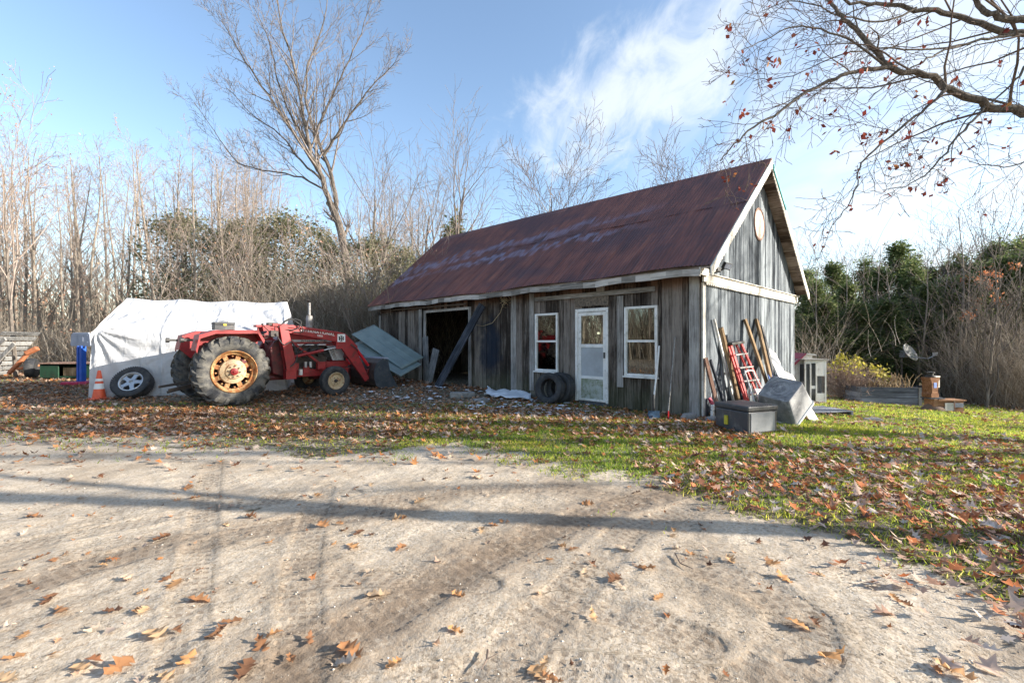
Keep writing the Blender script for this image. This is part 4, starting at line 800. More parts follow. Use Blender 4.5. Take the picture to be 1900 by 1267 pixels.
# pale green metal sheets by the barn
def sheet(name, L, Wd, mat, label, group=None, rib=.23):
    n = int(Wd / .02) + 1; u = np.linspace(0, Wd, n); xs = np.linspace(0, L, 16); U, X = np.meshgrid(u, xs); ph = (U % rib) / rib; z = .018 * np.clip(1 - np.abs(ph - .5) / .09, 0, 1) + .004 * np.clip(1 - np.abs((ph * 3) % 1 - .5) / .12, 0, 1)
    V = np.stack([X, U, z + .01 * np.sin(X * 2.2)], -1).reshape(-1, 3); k = len(xs); idx = np.arange(k * n).reshape(k, n); Q = np.stack([idx[:-1, :-1], idx[1:, :-1], idx[1:, 1:], idx[:-1, 1:]], -1).reshape(-1, 4)
    o = npmesh(name, V, Q, mat, smooth=True); s_ = o.modifiers.new('thickness', 'SOLIDIFY'); s_.thickness = .004; tag(o, label, 'metal sheet', group); return o
def quadplace(o, L, Wd, p00, pL0, p0W):
    a = (pL0 - p00).normalized(); b = p0W - p00; b = (b - a * b.dot(a)).normalized(); n = a.cross(b); Mx = Matrix((a, b, n)).transposed().to_4x4(); Mx.translation = p00; o.matrix_world = Mx
o = sheet('metal_sheet', 2.4, .85, M['green_sheet'], 'upper pale green ribbed metal sheet propped between tractor and barn', 'pale green metal sheets')
quadplace(o, 2.95, .9, P(652, 620, 14.2), P(760, 694, 12.9), P(662, 605, 14.6)); o = sheet('metal_sheet', 2.35, .8, M['green_sheet'], 'lower pale green ribbed metal sheet under the other one', 'pale green metal sheets')
quadplace(o, 2.9, .85, P(645, 643, 13.9), P(752, 702, 12.7), P(655, 622, 14.5))
# bits of wood about the open bay
def plank(name, p0, p1, w, t, mat, label, side=(1, 0, 0), group=None, cat='board', w1=None):
    m = MB(); p0 = Vector(p0); p1 = Vector(p1); mid = p0; L = (p1 - p0).length; d = (p1 - p0).normalized(); a = Vector(side); a = (a - d * a.dot(d)).normalized(); b = d.cross(a)
    m.box((-w / 2, -t / 2, 0), (w / 2, t / 2, L)); o = m.build(name, mat, None, bevel=min(.004, t * .2))
    if w1 is not None:
        for v in o.data.vertices:
            if v.co.z > L / 2: v.co.x *= w1 / w
    Mx = Matrix((a, b, d)).transposed().to_4x4(); Mx.translation = p0; o.matrix_world = Mx; tag(o, label, cat, group); return o
bu = Vector((math.cos(BROT + math.pi / 2), math.sin(BROT + math.pi / 2), 0)); bv = Vector((math.cos(BROT), math.sin(BROT), 0))
plank('leaning_plank', BW_(-.75, 6.95, .12), BW_(-.16, 5.75, 2.34), .29, .04, M['plank_dark'], 'long dark plank leaning diagonally across the open bay', bu)
plank('leaning_board', BW_(-.2, 8.3, .1), BW_(-.12, 8.5, 1.52), .27, .025, M['wood_grey'], 'taller of two short grey boards leaning at the bay', bu, 'short boards at the bay')
plank('leaning_board', BW_(-.28, 8.1, .1), BW_(-.16, 7.85, 1.15), .34, .025, M['wood_grey'], 'shorter of two short grey boards leaning at the bay', bu, 'short boards at the bay')
# debris on the ground in front
def crumple(name, pts, mat, label, cat, amp=.05, thick=.006, n=26):
    a, b, c_, d = [Vector(p) for p in pts]; V = []
    for i in range(n):
        for j in range(n):
            s_, t_ = i / (n - 1), j / (n - 1); p = a.lerp(b, s_).lerp(d.lerp(c_, s_), t_); p.z += amp * (.6 + mnoise.noise(p * 3.1) + .5 * abs(mnoise.noise(p * 7.0))); p.x += .05 * mnoise.noise(p * 5.2); V.append(p)
    base = (a + b + c_ + d) / 4; base.z = T(base.x, base.y); idx = np.arange(n * n).reshape(n, n); Q = np.stack([idx[:-1, :-1], idx[1:, :-1], idx[1:, 1:], idx[:-1, 1:]], -1).reshape(-1, 4)
    o = npmesh(name, [p - base for p in V], Q, mat); o.location = base; s_ = o.modifiers.new('thickness', 'SOLIDIFY'); s_.thickness = thick; return tag(o, label, cat)
crumple('vinyl_sheeting', (G(898, 738), G(985, 745), G(982, 727), G(905, 722)), M['sheeting'], 'crumpled white vinyl sheeting on the leaves before the barn', 'sheeting', .1)
plank('vinyl_trim', G(905, 720, .16), G(941, 722, .15), .1, .02, M['sheeting'], 'short flat white trim strip behind the crumpled sheeting', (0, 1, 0), cat='trim strip')
plank('vinyl_trim', G(942, 728, .05), G(994, 731, .04), .05, .02, M['sheeting'], 'long thin white trim strip right of the crumpled sheeting', (0, 1, 0), cat='trim strip')
plank('vinyl_trim', G(1018, 744, .03), G(1052, 748, .02), .04, .02, M['sheeting'], 'thin pale strip on the ground before the bare tyres', (0, 1, 0), cat='trim strip')
o = MB().box((-.3, -.1, 0), (.3, .1, .14)).build('concrete_block', M['stone'], None, bevel=.02); o.location = G(858, 738); o.rotation_euler = (0, 0, .1); tag(o, 'long grey concrete block lying before the open bay', 'block')
def rock(px, py, sx, sy, sz, label, mat='stone', seed=1):
    import bmesh
    bm = bmesh.new(); bmesh.ops.create_icosphere(bm, subdivisions=3, radius=1)
    for v in bm.verts:
        k = 1 + .28 * mnoise.noise(v.co * 1.3 + Vector((seed, 0, 0))) + .08 * mnoise.noise(v.co * 4 + Vector((seed, 2, 0))); v.co = Vector((v.co.x * sx * k, v.co.y * sy * k, v.co.z * sz * k))
    me = bpy.data.meshes.new('rock'); bm.to_mesh(me); bm.free(); me.materials.append(M[mat]); o = bpy.data.objects.new('rock', me); COL.objects.link(o); o.location = G(px, py) + Vector((0, 0, sz * .45)); tag(o, label, 'rock'); me.polygons.foreach_set('use_smooth', np.ones(len(me.polygons), bool)); return o
rock(893, 745, .2, .12, .06, 'flat grey rock between the concrete block and white sheeting', seed=3)
rock(1278, 779, .15, .1, .085, 'pale grey rock at the barn corner beside the red-tipped pole', seed=5)
rock(1322, 782, .16, .1, .06, 'grey stone under the first board at the gable foot', seed=8)
rock(1738, 762, .42, .2, .13, 'brown boulder lying in front of the cedar planter', 'brown_stone', 9)
rock(1618, 781, .2, .13, .05, 'small dark stone on the lawn before the grey planter', seed=11)
# pail
g = G(1147, 757); pl_ = empty('paint_pail', g, 'small dented white metal pail beside the storm door', 'pail'); m = MB(); m.lathe([(.0001, 0), (.07, 0), (.085, .14), (.09, .145), (.08, .14), (.065, .01)], 24, Matrix.Rotation(R(90), 4, 'X') @ Matrix.Diagonal((1, 1, 1, 1))); o = m.build('pail_body', plain('chalky_grey_white', (.5, .52, .54), (.15, .16, .18), .6, 18), pl_, True)
MB().tube([(-.085, 0, .13), (-.07, -.05, .09), (0, -.09, .06), (.07, -.05, .09), (.085, 0, .13)], .004, 6).build('bail_handle', M['black_metal'], pl_)
# shovel and rake pole
sh = empty('shovel', G(1213, 779), 'blue-bladed shovel with pale handle leaning under the right window', 'shovel')
top = BW_(-.05, .78, 1.28) - sh.location; MB().tube([(0, .02, .3), tuple(top * .62 + Vector((0, 0, .08))), tuple(top)], .016, 8).build('handle', M['white_paint'], sh, True)
MB().tube([(0, .0, .16), (.0, .02, .45)], .02, 8).build('socket', M['black_metal'], sh, True)
m = MB(); m.prism([(-.1, .16), (.1, .16), (.105, .02), (.07, -.01), (-.07, -.01), (-.105, .02)], 0, .006, lambda a, b, d: Vector((a, -.02 + d + 1.2 * a * a, b))); m.build('blade', plain('blue_steel', (.05, .12, .22), (.03, .06, .1), .5), sh)
po = empty('pole_tool', G(1240, 780), 'thin pole tool with a red tip leaning right of the shovel', 'pole')
top = BW_(-.04, .47, 1.45) - po.location; MB().tube([(0, 0, .16), tuple(top)], .011, 8).build('shaft', M['front_light'], po); MB().tube([(0, 0, 0), (0, 0, .17)], .013, 8).build('red_tip', M['red_bright'], po)

# ------------------------------------------------------------------ things against the gable
def lean(px0, py0, px1, py1, w, t, mat, label, off=-.06, name='leaning_board', cat='board', by=None):
    p0 = G(px0, py0); k = (px1 - 950) / F; a = BW_(0, off); tt_ = (a.x - k * a.y) / (k * bv.y - bv.x); q_ = a + bv * tt_; q_.z = H + (CY - py1) / F * q_.y
    return plank(name, p0, q_, w, t, mat, label, bv, 'lumber leaning on the gable', cat)
lean(1337, 778, 1309, 664, .13, .03, M['wood_red'], 'short reddish-brown board nearest the barn corner, leaning on the gable')
lean(1350, 770, 1318, 668, .05, .04, M['plank_dark'], 'thin dark batten just right of the short reddish board')
lean(1366, 765, 1325, 592, .04, .04, M['white_paint'], 'tall thin silver-white rail leaning left of the red ladder', name='leaning_rail', cat='rail')
lean(1376, 768, 1338, 608, .1, .05, M['wood_y'], 'tall tan two-by-four directly left of the red ladder')
lean(1384, 766, 1347, 622, .06, .04, M['plank_dark'], 'dark slat hidden half behind the red ladder')
lean(1443, 768, 1382, 592, .11, .045, M['wood_y'], 'tallest tan timber right of the red ladder')
lean(1446, 772, 1404, 593, .12, .05, M['wood_y'], 'tall tan timber topmost at the middle of the gable')
lean(1453, 772, 1413, 605, .1, .05, M['wood_grey'], 'greyish timber against the right side of the tall tan timber')
lean(1490, 780, 1428, 648, .36, .02, M['white_paint'], 'wide white painted panel leaning behind the grey tub', off=-.15)
lean(1512, 783, 1462, 692, .22, .02, M['white_trim'], 'second white panel, lower, at the right end of the gable', off=-.2)
lean(1456, 782, 1428, 688, .22, .012, M['blue_tarp'], 'creased blue sheet tucked between tan timber and white panel', off=-.4, name='blue_sheet', cat='sheet')
lean(1335, 776, 1316, 738, .1, .03, M['red_plastic'], 'small dark red board low at the barn corner')
o = MB().box((-.02, -.2, 0), (.45, -.16, .12)).box((-.02, -.21, .13), (.42, -.165, .22)).build('siding_scraps', M['white_paint'], None, bevel=.003); o.location = (BA.x, BA.y, T(3.4, 8) + .04); o.rotation_euler = (0, 0, BROT); tag(o, 'stack of white siding scraps at the foot of the gable corner', 'siding')
# step ladder
def at_gable(px, py, off):
    k = (px - 950) / F; a = BW_(0, off); t_ = (a.x - k * a.y) / (k * bv.y - bv.x); q_ = a + bv * t_; q_.z = H + (CY - py) / F * q_.y; return q_
b0 = G(1396, 778); b1 = G(1432, 772); t0 = at_gable(1353, 638, -.12); t1 = at_gable(1372, 635, -.12)
ladder = empty('step_ladder', b0, 'folded orange-red fibreglass stepladder with aluminium steps leaning on the gable', 'ladder')
nr = (b1 - b0).cross(t0 - b0).normalized()
if nr.y > 0: nr = -nr
LL = lambda p: Vector(p) - b0
for k, (a, b, of) in enumerate(((b0, t0, 0), (b1, t1, 0), (b0.lerp(b1, .12), t0.lerp(t1, .1), .07), (b0.lerp(b1, .88), t0.lerp(t1, .9), .07))):
    MB().beam(LL(a + nr * (.02 - of)), LL(b + nr * (.02 - of)), .075, .03, (b1 - b0)).build('rail', M['ladder_red'], ladder, bevel=.004)
for i in range(5):
    f_ = (i + .7) / 5.6; MB().beam(LL(b0.lerp(t0, f_)) + nr * .03, LL(b1.lerp(t1, f_)) + nr * .03, .02, .075, (0, 0, 1)).build('step', M['alu'], ladder)
m = MB(); m.beam(LL(t0) - (t1 - t0).normalized() * .06, LL(t1) + (t1 - t0).normalized() * .06, .05, .16, (0, 0, 1)); m.build('top_cap', M['black_metal'], ladder, bevel=.008)
# white tube step stool
b0 = G(1412, 782); b1 = G(1442, 777); t0 = at_gable(1383, 692, -.45); t1 = at_gable(1397, 690, -.45)
stool = empty('step_stool', b0, 'folded white tube step stool with white treads in front of the red ladder', 'step stool')
nr = (b1 - b0).cross(t0 - b0).normalized(); nr = -nr if nr.y > 0 else nr
MB().tube(smoothp([b1 - b0, (b1 - b0).lerp(t1 - b0, .88), (t1 - b0) + Vector((0, 0, .02)), (t0 - b0) + Vector((0, 0, .02)), (Vector((0, 0, 0))).lerp(t0 - b0, .88), Vector((0, 0, 0))], 5), .014, 8).build('tube_frame', M['white_paint'], stool, True)
for i, (fa, fb) in enumerate(((.08, .32), (.4, .64))):
    pa, pb = (b0.lerp(t0, fa) + b1.lerp(t1, fa)) / 2 - b0, (b0.lerp(t0, fb) + b1.lerp(t1, fb)) / 2 - b0; MB().beam(pa + nr * .02, pb + nr * .02, .26, .03, (b1 - b0)).build('tread', M['white_paint'], stool, bevel=.008)
pa = (b0.lerp(t0, .36) + b1.lerp(t1, .36)) / 2 - b0; MB().beam(pa + nr * .02 - (b1 - b0).normalized() * .12, pa + nr * .02 + (b1 - b0).normalized() * .12, .05, .03, (0, 0, 1)).build('red_band', M['ladder_red'], stool)
# black deck box
c0, c1, c2 = G(1342, 797), G(1388, 808), G(1442, 803); a = (c2 - c1); Lw = a.length; ang = math.atan2(a.y, a.x)
db = empty('deck_box', c1, 'black plastic deck box with pale end panel at the gable foot', 'storage box', ang); Ld = 1.0
hb = .42
MB().box((0, 0, 0), (Lw, .62, hb * .8)).build('body', M['box_black'], db, bevel=.02)
lid = MB().box((-.012, -.012, hb * .81), (Lw + .012, .635, hb)).build('lid', M['box_black'], db, bevel=.02)
MB().box((.05, -.008, .04), (Lw - .05, .0, hb * .76)).build('end_panel', plain('worn_grey_plastic', (.2, .21, .22), (.28, .29, .3), .6, 4), db, bevel=.004)
m = MB(); [m.box((.08 + i * .045, -.006, hb), (.1 + i * .045, .02, hb + .008)) for i in range(9)]; m.build('lid_ridges', M['box_black'], lid)
MB().box((-.03, .36, .1), (-.002, .42, .24)).build('latch', M['yellow'], db, bevel=.005)
# grey tub tilted against the boards
tc_ = G(1471, 791); tub = empty('grey_tub', tc_, 'big scuffed grey square tub tipped on its edge beside the deck box', 'tub')
Mt = Matrix.Rotation(R(26), 4, 'Z') @ Matrix.Rotation(R(-38), 4, 'Y') @ Matrix.Rotation(R(12), 4, 'X')
m = MB(); s_ = .29
sq = lambda k, r_=.06: [(x_, y_) for cx, cy, a0 in ((k - r_, k - r_, 0), (-k + r_, k - r_, 90), (-k + r_, -k + r_, 180), (k - r_, -k + r_, 270)) for x_, y_ in [(cx + r_ * math.cos(R(a0 + j * 22.5)), cy + r_ * math.sin(R(a0 + j * 22.5))) for j in range(5)]]
p0_, p1_ = sq(s_ * .88), sq(s_ * 1.08); n = len(p0_); vs = [(x_, y_, -.24) for x_, y_ in p1_] + [(x_, y_, .24) for x_, y_ in p0_]; m.add(vs, [tuple(range(n - 1, -1, -1)), tuple(range(n, 2 * n))] + [(i, (i + 1) % n, n + (i + 1) % n, n + i) for i in range(n)])
lowest = min((Mt @ Vector(v)).z for v in vs); Tm = Matrix.Translation((0, .28, -lowest)) @ Mt
tb_ = m.build('tub_shell', M['concrete'], tub, False, .012, M=Tm)
m = MB()
for r_ in (.08, .15, .22): m.tube([Tm @ Vector((r_ * math.cos(t) * 1.1, r_ * math.sin(t), .243)) for t in th], .004, 5, False)
m.build('moulded_rings', M['concrete'], tb_); MB().lathe([(.3, 0), (.31, 0)], 4).v
rim_ = MB(); rim_.prism([(x_ * 1.06, y_ * 1.06) for x_, y_ in p1_], -.265, -.235, lambda a, b, d: Tm @ Vector((a, b, d))); rim_.build('tub_rim', M['white_paint'], tub)

# ------------------------------------------------------------------ right side: coop, hutch, planter, dish
CO = P(1500, 700, 12.9); z0 = T(CO.x, CO.y)
coop = empty('chicken_coop', (7.95, 12.35, z0), 'white painted chicken coop with sloped red roof beside the barn', 'coop', R(-6)); zt = H + (CY - 657) / F * 12.4 - z0
m = MB(); m.box((-.5, 0, 0), (.32, .03, zt - .22)).box((-.5, .03, 0), (-.47, .9, zt - .1)).box((.29, .03, 0), (.32, .9, zt - .1)).box((-.47, .87, 0), (.29, .9, zt - .02)); m.prism([(-.5, zt - .218), (.32, zt - .218), (.32, zt - .02), (-.0, zt - .02)], .001, .028, XZ)
m.box((-.3, -.02, .1), (-.26, -.002, zt - .25)).box((0, -.02, .1), (.04, -.002, zt - .25)).build('coop_wall', M['white_paint'], coop)
MB().prism([(-.75, zt - .45), (-.02, zt + .0), (-.02, zt + .03), (-.75, zt - .42)], -.1, .95, XZ).build('red_roof', M['roof_red'], coop); MB().prism([(-.02, zt + .0), (.38, zt - .03), (.38, zt), (-.02, zt + .03)], -.12, .98, XZ).build('roof_cap', M['white_paint'], coop)
hz = T(8.7, 12.5); coop.scale = (.6, 1, 1); hu = empty('rabbit_hutch', (7.79, 12.1, hz), 'white hutch with wire mesh panels right of the red-roofed coop', 'hutch', R(-4)); hu.scale = (.56, .9, 1); zh = H + (CY - 668) / F * 12.1 - hz
m = MB()
for x_ in (0, .24, .5, .92): m.box((x_, 0, 0), (x_ + .06, .04, zh))
m.box((.06, .002, zh - .1), (.24, .04, zh)).box((.3, .002, zh - .08), (.5, .04, zh)).box((.56, .002, zh - .42), (.92, .04, zh)).box((.56, .002, 0), (.92, .04, .3)).box((.06, .002, 0), (.24, .04, .12)).box((.3, .002, .42), (.5, .04, .5)).box((0, .55, 0), (.98, .58, zh)).box((.94, .04, 0), (.98, .55, .3)).box((.94, .04, zh - .4), (.98, .55, zh))
hf = m.build('hutch_frame', M['white_paint'], hu)
m = MB()
for (xa, xb_, za, zb) in ((.06, .24, .12, zh - .1), (.3, .5, .5, zh - .08), (.3, .5, .05, .42), (.56, .92, .3, zh - .42)):
    x_ = xa
    while x_ < xb_: m.box((x_, .018, za), (x_ + .004, .022, zb)); x_ += .02
    z_ = za
    while z_ < zb: m.box((xa, .023, z_), (xb_, .027, z_ + .004)); z_ += .02
m.build('wire_mesh', M['mesh'], hu); MB().box((.03, .2, .0), (.95, .54, zh * .9)).build('dark_nest_box', M['plank_dark'], hu)
MB().box((-.06, -.08, zh), (1.06, .66, zh + .025)).build('hutch_roof', M['front_light'], hu)
pg_ = G(1545, 771); pal = empty('pallet', pg_, 'low grey wooden pallet on the lawn below the hutch', 'pallet', R(10)); m = MB()
for i in range(6): m.box((-.65, i * .13, .07), (.5, i * .13 + .1, .09))
m.build('slats', M['grey_board'], pal); MB().box((-.65, 0, 0), (-.6, .75, .07)).box((-.1, 0, 0), (-.05, .75, .07)).box((.45, 0, 0), (.5, .75, .07)).build('bearers', M['plank_dark'], pal)
# grey planter
pa, pb = G(1612, 747), G(1708, 754); ang = math.atan2(pb.y - pa.y, pb.x - pa.x); Lp = (pb - pa).length; ht = 30 / F * pb.y
pln = empty('raised_planter', pa, 'long blue-grey board planter full of dry stalks', 'planter', ang)
m = MB()
for i in range(3):
    za, zb = ht * i / 3 - (.1 if i == 0 else 0), ht * (i + 1) / 3 - .01; m.box((-.2, 0, za), (Lp, .03, zb)).box((-.2, .95, za), (Lp, .98, zb)).box((-.2, .03, za), (-.17, .95, zb)).box((Lp - .03, .03, za), (Lp, .95, zb))
m.build('planter_boards', M['grey_board'], pln); MB().box((-.15, .04, .0), (Lp - .04, .94, ht - .1)).build('soil', M['floor'], pln); MB().box((Lp - .06, -.02, -.1), (Lp + .02, -.003, ht)).build('corner_post', M['front_light'], pln)
m = MB()
for i in range(75):
    x_, y_ = random.uniform(.3, Lp - .1), random.uniform(.06, .9); h_ = random.uniform(.04, .2) + (.22 if x_ > Lp - .35 else 0); dx, dy = random.gauss(0, .05), random.gauss(0, .05); m.tube([(x_, y_, ht - .12), (x_ + dx, y_ + dy, ht + h_ * .6), (x_ + dx * 2.2, y_ + dy * 2, ht + h_)], [.01, .012, .006], 4)
o = m.build('dry_stalks', foliage('dry_stalks', [(0, (.3, .2, .1)), (1, (.55, .4, .22))], .1), pln)
o = MB().tube([(0, 0, 0), (-.8, .25, .65)], .02, 6).build('pale_stick', M['front_light'], None); o.location = G(1664, 744) + Vector((0, .5, .35)); tag(o, 'pale stick poking up out of the grey planter', 'stick')
# cedar bird feeder planter
kb = G(1752, 764); kt = empty('cedar_planter', G(1754, 764), 'orange cedar planter table with small drawers on the lawn', 'planter', R(-4)); kt.scale = (.72, .8, .8); sc_ = kb.y / F
m = MB(); m.box((-.38, 0, 0), (-.25, .4, .42)).box((-.25, .002, .0), (.62, .03, .36)).box((.58, .03, 0), (.62, .4, .36)); m.build('planter_body', M['cedar'], kt)
MB().box((-.02, -.02, .04), (.27, -.001, .3)).build('panel', M['white_trim'], kt); MB().box((.32, -.02, .16), (.6, -.001, .3)).build('panel', M['grey_board'], kt); MB().box((-.25, -.03, .362), (.7, .44, .4)).build('top_board', M['cedar'], kt); MB().box((.27, -.03, 0), (.31, -.001, .36)).build('post', M['wood_red'], kt)
MB().box((-.5, .0, .42), (.0, .42, .46)).build('slate_shelf', M['plank_dark'], kt)
fd = empty('bird_feeder', kb + Vector((-.22, .16, .37)), 'orange lantern-shaped wooden feeder with dark cap standing on the cedar planter', 'bird feeder', R(12)); fd.scale = (.62, .7, .85)
m = MB(); m.prism([(-.2, 0), (.2, 0), (.22, .1), (.16, .16), (.2, .5), (.26, .56), (.26, .62), (-.26, .62), (-.26, .56), (-.2, .5), (-.16, .16), (-.22, .1)], -.17, .17, XZ); m.build('feeder_body', M['cedar'], fd, bevel=.01)
MB().box((-.08, -.178, .3), (.08, -.172, .46)).build('window', M['blue_tarp'], fd); MB().box((.1, -.13, .62), (.34, .1, .66)).box((.2, -.1, .3), (.36, .08, .6)).build('side_perch', M['white_trim'], fd)
MB().lathe([(.0001, .0), (.16, 0), (.16, .03), (.1, .05), (.1, .12), (.14, .13), (.14, .16), (.0001, .18)], 18, Matrix.Translation((0, 0, .62)) @ Matrix.Rotation(R(90), 4, 'X')).build('cap', M['black_metal'], fd)
tr_ = G(1722, 745); o = MB().box((-.3, 0, 0), (.35, .5, .45)).box((-.35, -.03, .45), (.4, .53, .48)).build('dark_bin', M['box_black'], None, bevel=.02); o.location = P(1730, 728, tr_.y + 1.2) * 1; o.location.z = T(o.location.x, o.location.y); tag(o, 'dark lidded bin behind the grey planter end', 'bin')
# satellite dish
Yd = 17.0; dx_ = (1678 - 950) / F * Yd; dz_ = T(dx_, Yd); dish = empty('satellite_dish', (dx_ - .1, Yd, dz_), 'grey oval satellite dish on a steel pole at the wood edge', 'satellite dish', 0)
zc = H + (CY - 653) / F * Yd - dz_
Md = Matrix.Translation((.12, -.25, zc)) @ Matrix.Rotation(R(18), 4, 'Z') @ Matrix.Rotation(R(22), 4, 'Y') @ Matrix.Rotation(R(-24), 4, 'X') @ Matrix.Diagonal((.40, 1, .30, 1))
m = MB(); pr_ = [(.0001, .1), (.3, .09), (.6, .064), (.85, .028), (1, 0), (1.01, .0), (1.0, .02), (.6, .085), (.0001, .13)]; m.lathe(pr_, 40, Md); m.build('reflector', M['dish'], dish, True)
MB().tube([(0, 0, -.2), (0, 0, zc - .1)], .035, 10).build('pole', M['pole'], dish); m = MB(); m.box((-.06, -.22, zc - .2), (.06, .05, zc + .05)); m.tube([(0, -.15, zc - .15), (.35, -.7, zc - .22), (.55, -.75, zc - .1)], .02, 6).box((.5, -.8, zc - .12), (.6, -.7, zc + .0)); m.build('feed_arm', M['silver'], dish)

exec_trees = True
# ------------------------------------------------------------------ trees
def rotv(d, ang, az):
    ref = Vector((0, 0, 1)) if abs(d.z) < .95 else Vector((1, 0, 0)); a = d.cross(ref).normalized(); b = d.cross(a)
    return (d * math.cos(ang) + (a * math.cos(az) + b * math.sin(az)) * math.sin(ang)).normalized()
class TB:
    """numpy-free tube collector with triangle-cheap twigs"""
    def __init__(s): s.big = MB(); s.tw = MB(); s.tips = []
def grow(tb, p, d, L, r, lev, maxlev, cfg, rnd):
    n = cfg['seg'][min(lev, 3)]; pts = [p.copy()]; rs = [r]; q_ = p.copy(); dd = d.copy()
    end = cfg.get('end', .25) if lev else cfg.get('end0', .25)
    for i in range(n):
        dd = (dd + Vector((rnd.gauss(0, 1), rnd.gauss(0, 1), rnd.gauss(0, 1))) * cfg['wig'][min(lev, 3)] + Vector((0, 0, cfg['up'][min(lev, 3)]))).normalized(); q_ = q_ + dd * (L / n); pts.append(q_.copy()); rs.append(max(cfg['rmin'], r * (1 - (1 - end) * (i + 1) / n)))
    sides = (7, 5, 3, 3, 3)[min(lev, 4)]; (tb.big if lev < 1 else tb.tw).tube(pts, rs, sides, cap=False)
    children(tb, pts, rs, L, lev, maxlev, cfg, rnd)
def children(tb, pts, rs, L, lev, maxlev, cfg, rnd, t0=None, num=None):
    if lev >= maxlev: tb.tips.append((pts[-1], pts[-2])); return
    n = len(pts) - 1; k = num or cfg['num'][min(lev, 3)]; k = int(k * rnd.uniform(.8, 1.2)) or 1; a0 = rnd.uniform(0, 6.28); start = cfg['start'][min(lev, 3)] if t0 is None else t0
    for i in range(k):
        t = start + (1 - start) * (i + rnd.random()) / k * .98; f_ = t * n; j = min(int(f_), n - 1); p = pts[j].lerp(pts[j + 1], f_ - j); rr = rs[j] + (rs[j + 1] - rs[j]) * (f_ - j); d = (pts[j + 1] - pts[j]).normalized()
        a0 += 2.4; ang = R(rnd.uniform(*cfg['ang'][min(lev, 3)])); ln = L * cfg['len'][min(lev, 3)] * (1.15 - cfg['tp'] * (t - start) / (1 - start + 1e-6)) * rnd.uniform(.7, 1.25)
        grow(tb, p, rotv(d, ang, a0 + rnd.uniform(-.5, .5)), ln, max(cfg['rmin'], rr * cfg['rr']), lev + 1, maxlev, cfg, rnd)
SLIM = dict(seg=(10, 5, 4, 3), wig=(.035, .1, .14, .16), up=(.02, .10, .06, .03), num=(20, 5, 4, 3), start=(.3, .2, .15, .1), ang=((30, 55), (25, 50), (25, 55), (30, 60)), len=(.21, .5, .5, .5), tp=.6, rr=.42, rmin=.006, end=.2, end0=.12)
VASE = dict(seg=(8, 7, 5, 4), wig=(.04, .08, .12, .15), up=(.02, .10, .07, .03), num=(11, 7, 5, 4), start=(.32, .25, .2, .1), ang=((22, 42), (20, 42), (25, 50), (30, 55)), len=(.52, .45, .45, .5), tp=.35, rr=.55, rmin=.0055, end=.22, end0=.25)
RND = dict(seg=(7, 7, 5, 4), wig=(.04, .09, .13, .15), up=(.02, .07, .05, .02), num=(18, 9, 6, 3), start=(.38, .2, .15, .1), ang=((24, 55), (22, 45), (25, 50), (30, 55)), len=(.48, .42, .42, .5), tp=.35, rr=.42, rmin=.009, end=.2, end0=.2)
def leafquads(pts, n, spread, size, rnd, droop=0):
    V = []; Fq = []
    for _ in range(n):
        p, p2 = rnd.choice(pts); c_ = p.lerp(p2, rnd.random()) + Vector((rnd.gauss(0, spread), rnd.gauss(0, spread), rnd.gauss(0, spread) - droop)); a = Vector((rnd.gauss(0, 1), rnd.gauss(0, 1), rnd.gauss(0, 1))).normalized() * size * rnd.uniform(.6, 1.2); b = a.cross(Vector((rnd.gauss(0, 1), rnd.gauss(0, 1), rnd.gauss(0, 1)))).normalized() * a.length * .6
        i = len(V); V += [c_ - a * .5, c_ + b * .5 - a * .05, c_ + a * .5, c_ - b * .5 + a * .05]; Fq.append((i, i + 1, i + 2, i + 3))
    return V, Fq
def bare_tree(h, r, cfg, seed, label, group, bk='bark_pale', tw='bark_twig', name='bare_tree', leaves=0, maxlev=3, lm='pale_leaf', lean_=(0, 0), lsize=.08):
    rnd = random.Random(seed); tb = TB(); d = Vector((lean_[0], lean_[1], 1)).normalized(); grow(tb, Vector((0, 0, -.2)), d, h, r, 0, maxlev, cfg, rnd)
    e_ = empty(name, (0, 0, 0), label, 'tree', 0, group); tb.big.build('trunk', M[bk], e_, True); npm(tb.tw, 'crown', M[tw], e_)
    if leaves: V, Fq = leafquads(tb.tips, leaves, .05, lsize, rnd); npmesh('leaves', V, Fq, M[lm], e_)
    return e_
def npm(mb_, name, mat, parent):
    V = np.array(mb_.v, np.float32); q4 = [f_ for f_ in mb_.f if len(f_) == 4]; return npmesh(name, V, np.array(q4), mat, parent, smooth=True)
def place(e_, x, y, s=1.0, rz=None, sz=None):
    e_.location = (x, y, T(x, y)); e_.scale = (s, s, sz or s); e_.rotation_euler = (0, 0, random.uniform(0, 6.28) if rz is None else rz); return e_
LWG = 'slender bare trees of the wood left of the barn'
slims = [bare_tree(13, .12, SLIM, 100 + i, 'slender bare pale tree among many in the wood left of the barn', LWG, leaves=(0, 0, 60, 0)[i], maxlev=3) for i in range(4)]
used = set(); spots = []
rr_ = random.Random(5)
for i in range(88):
    Y = rr_.uniform(19, 40); px = rr_.uniform(-160, 500) if i < 72 else rr_.uniform(500, 830); spots.append((px, Y))
spots.sort(key=lambda s: -s[1])
def tree_from(protos, i):
    k = i % len(protos)
    if k in used_: return copy_tree(protos[k])
    used_.add(k); return protos[k]
used_ = set()
for i, (px, Y) in enumerate(spots):
    e_ = tree_from(slims, i); x = (px - 950) / F * Y; hgt = (325 + rr_.uniform(-40, 40)) / F * Y + 1.3
    if px > 500: hgt *= .85
    s = hgt / 13.2; place(e_, x, Y, min(s, 1.35) * .95, sz=s)
for i in range(16):  # the wood goes on round to the left, outside the picture (the windows mirror it)
    e_ = tree_from(slims, 70 + i); place(e_, -22 - rr_.uniform(0, 9), -8 + i * 1.6, .8, sz=.85)
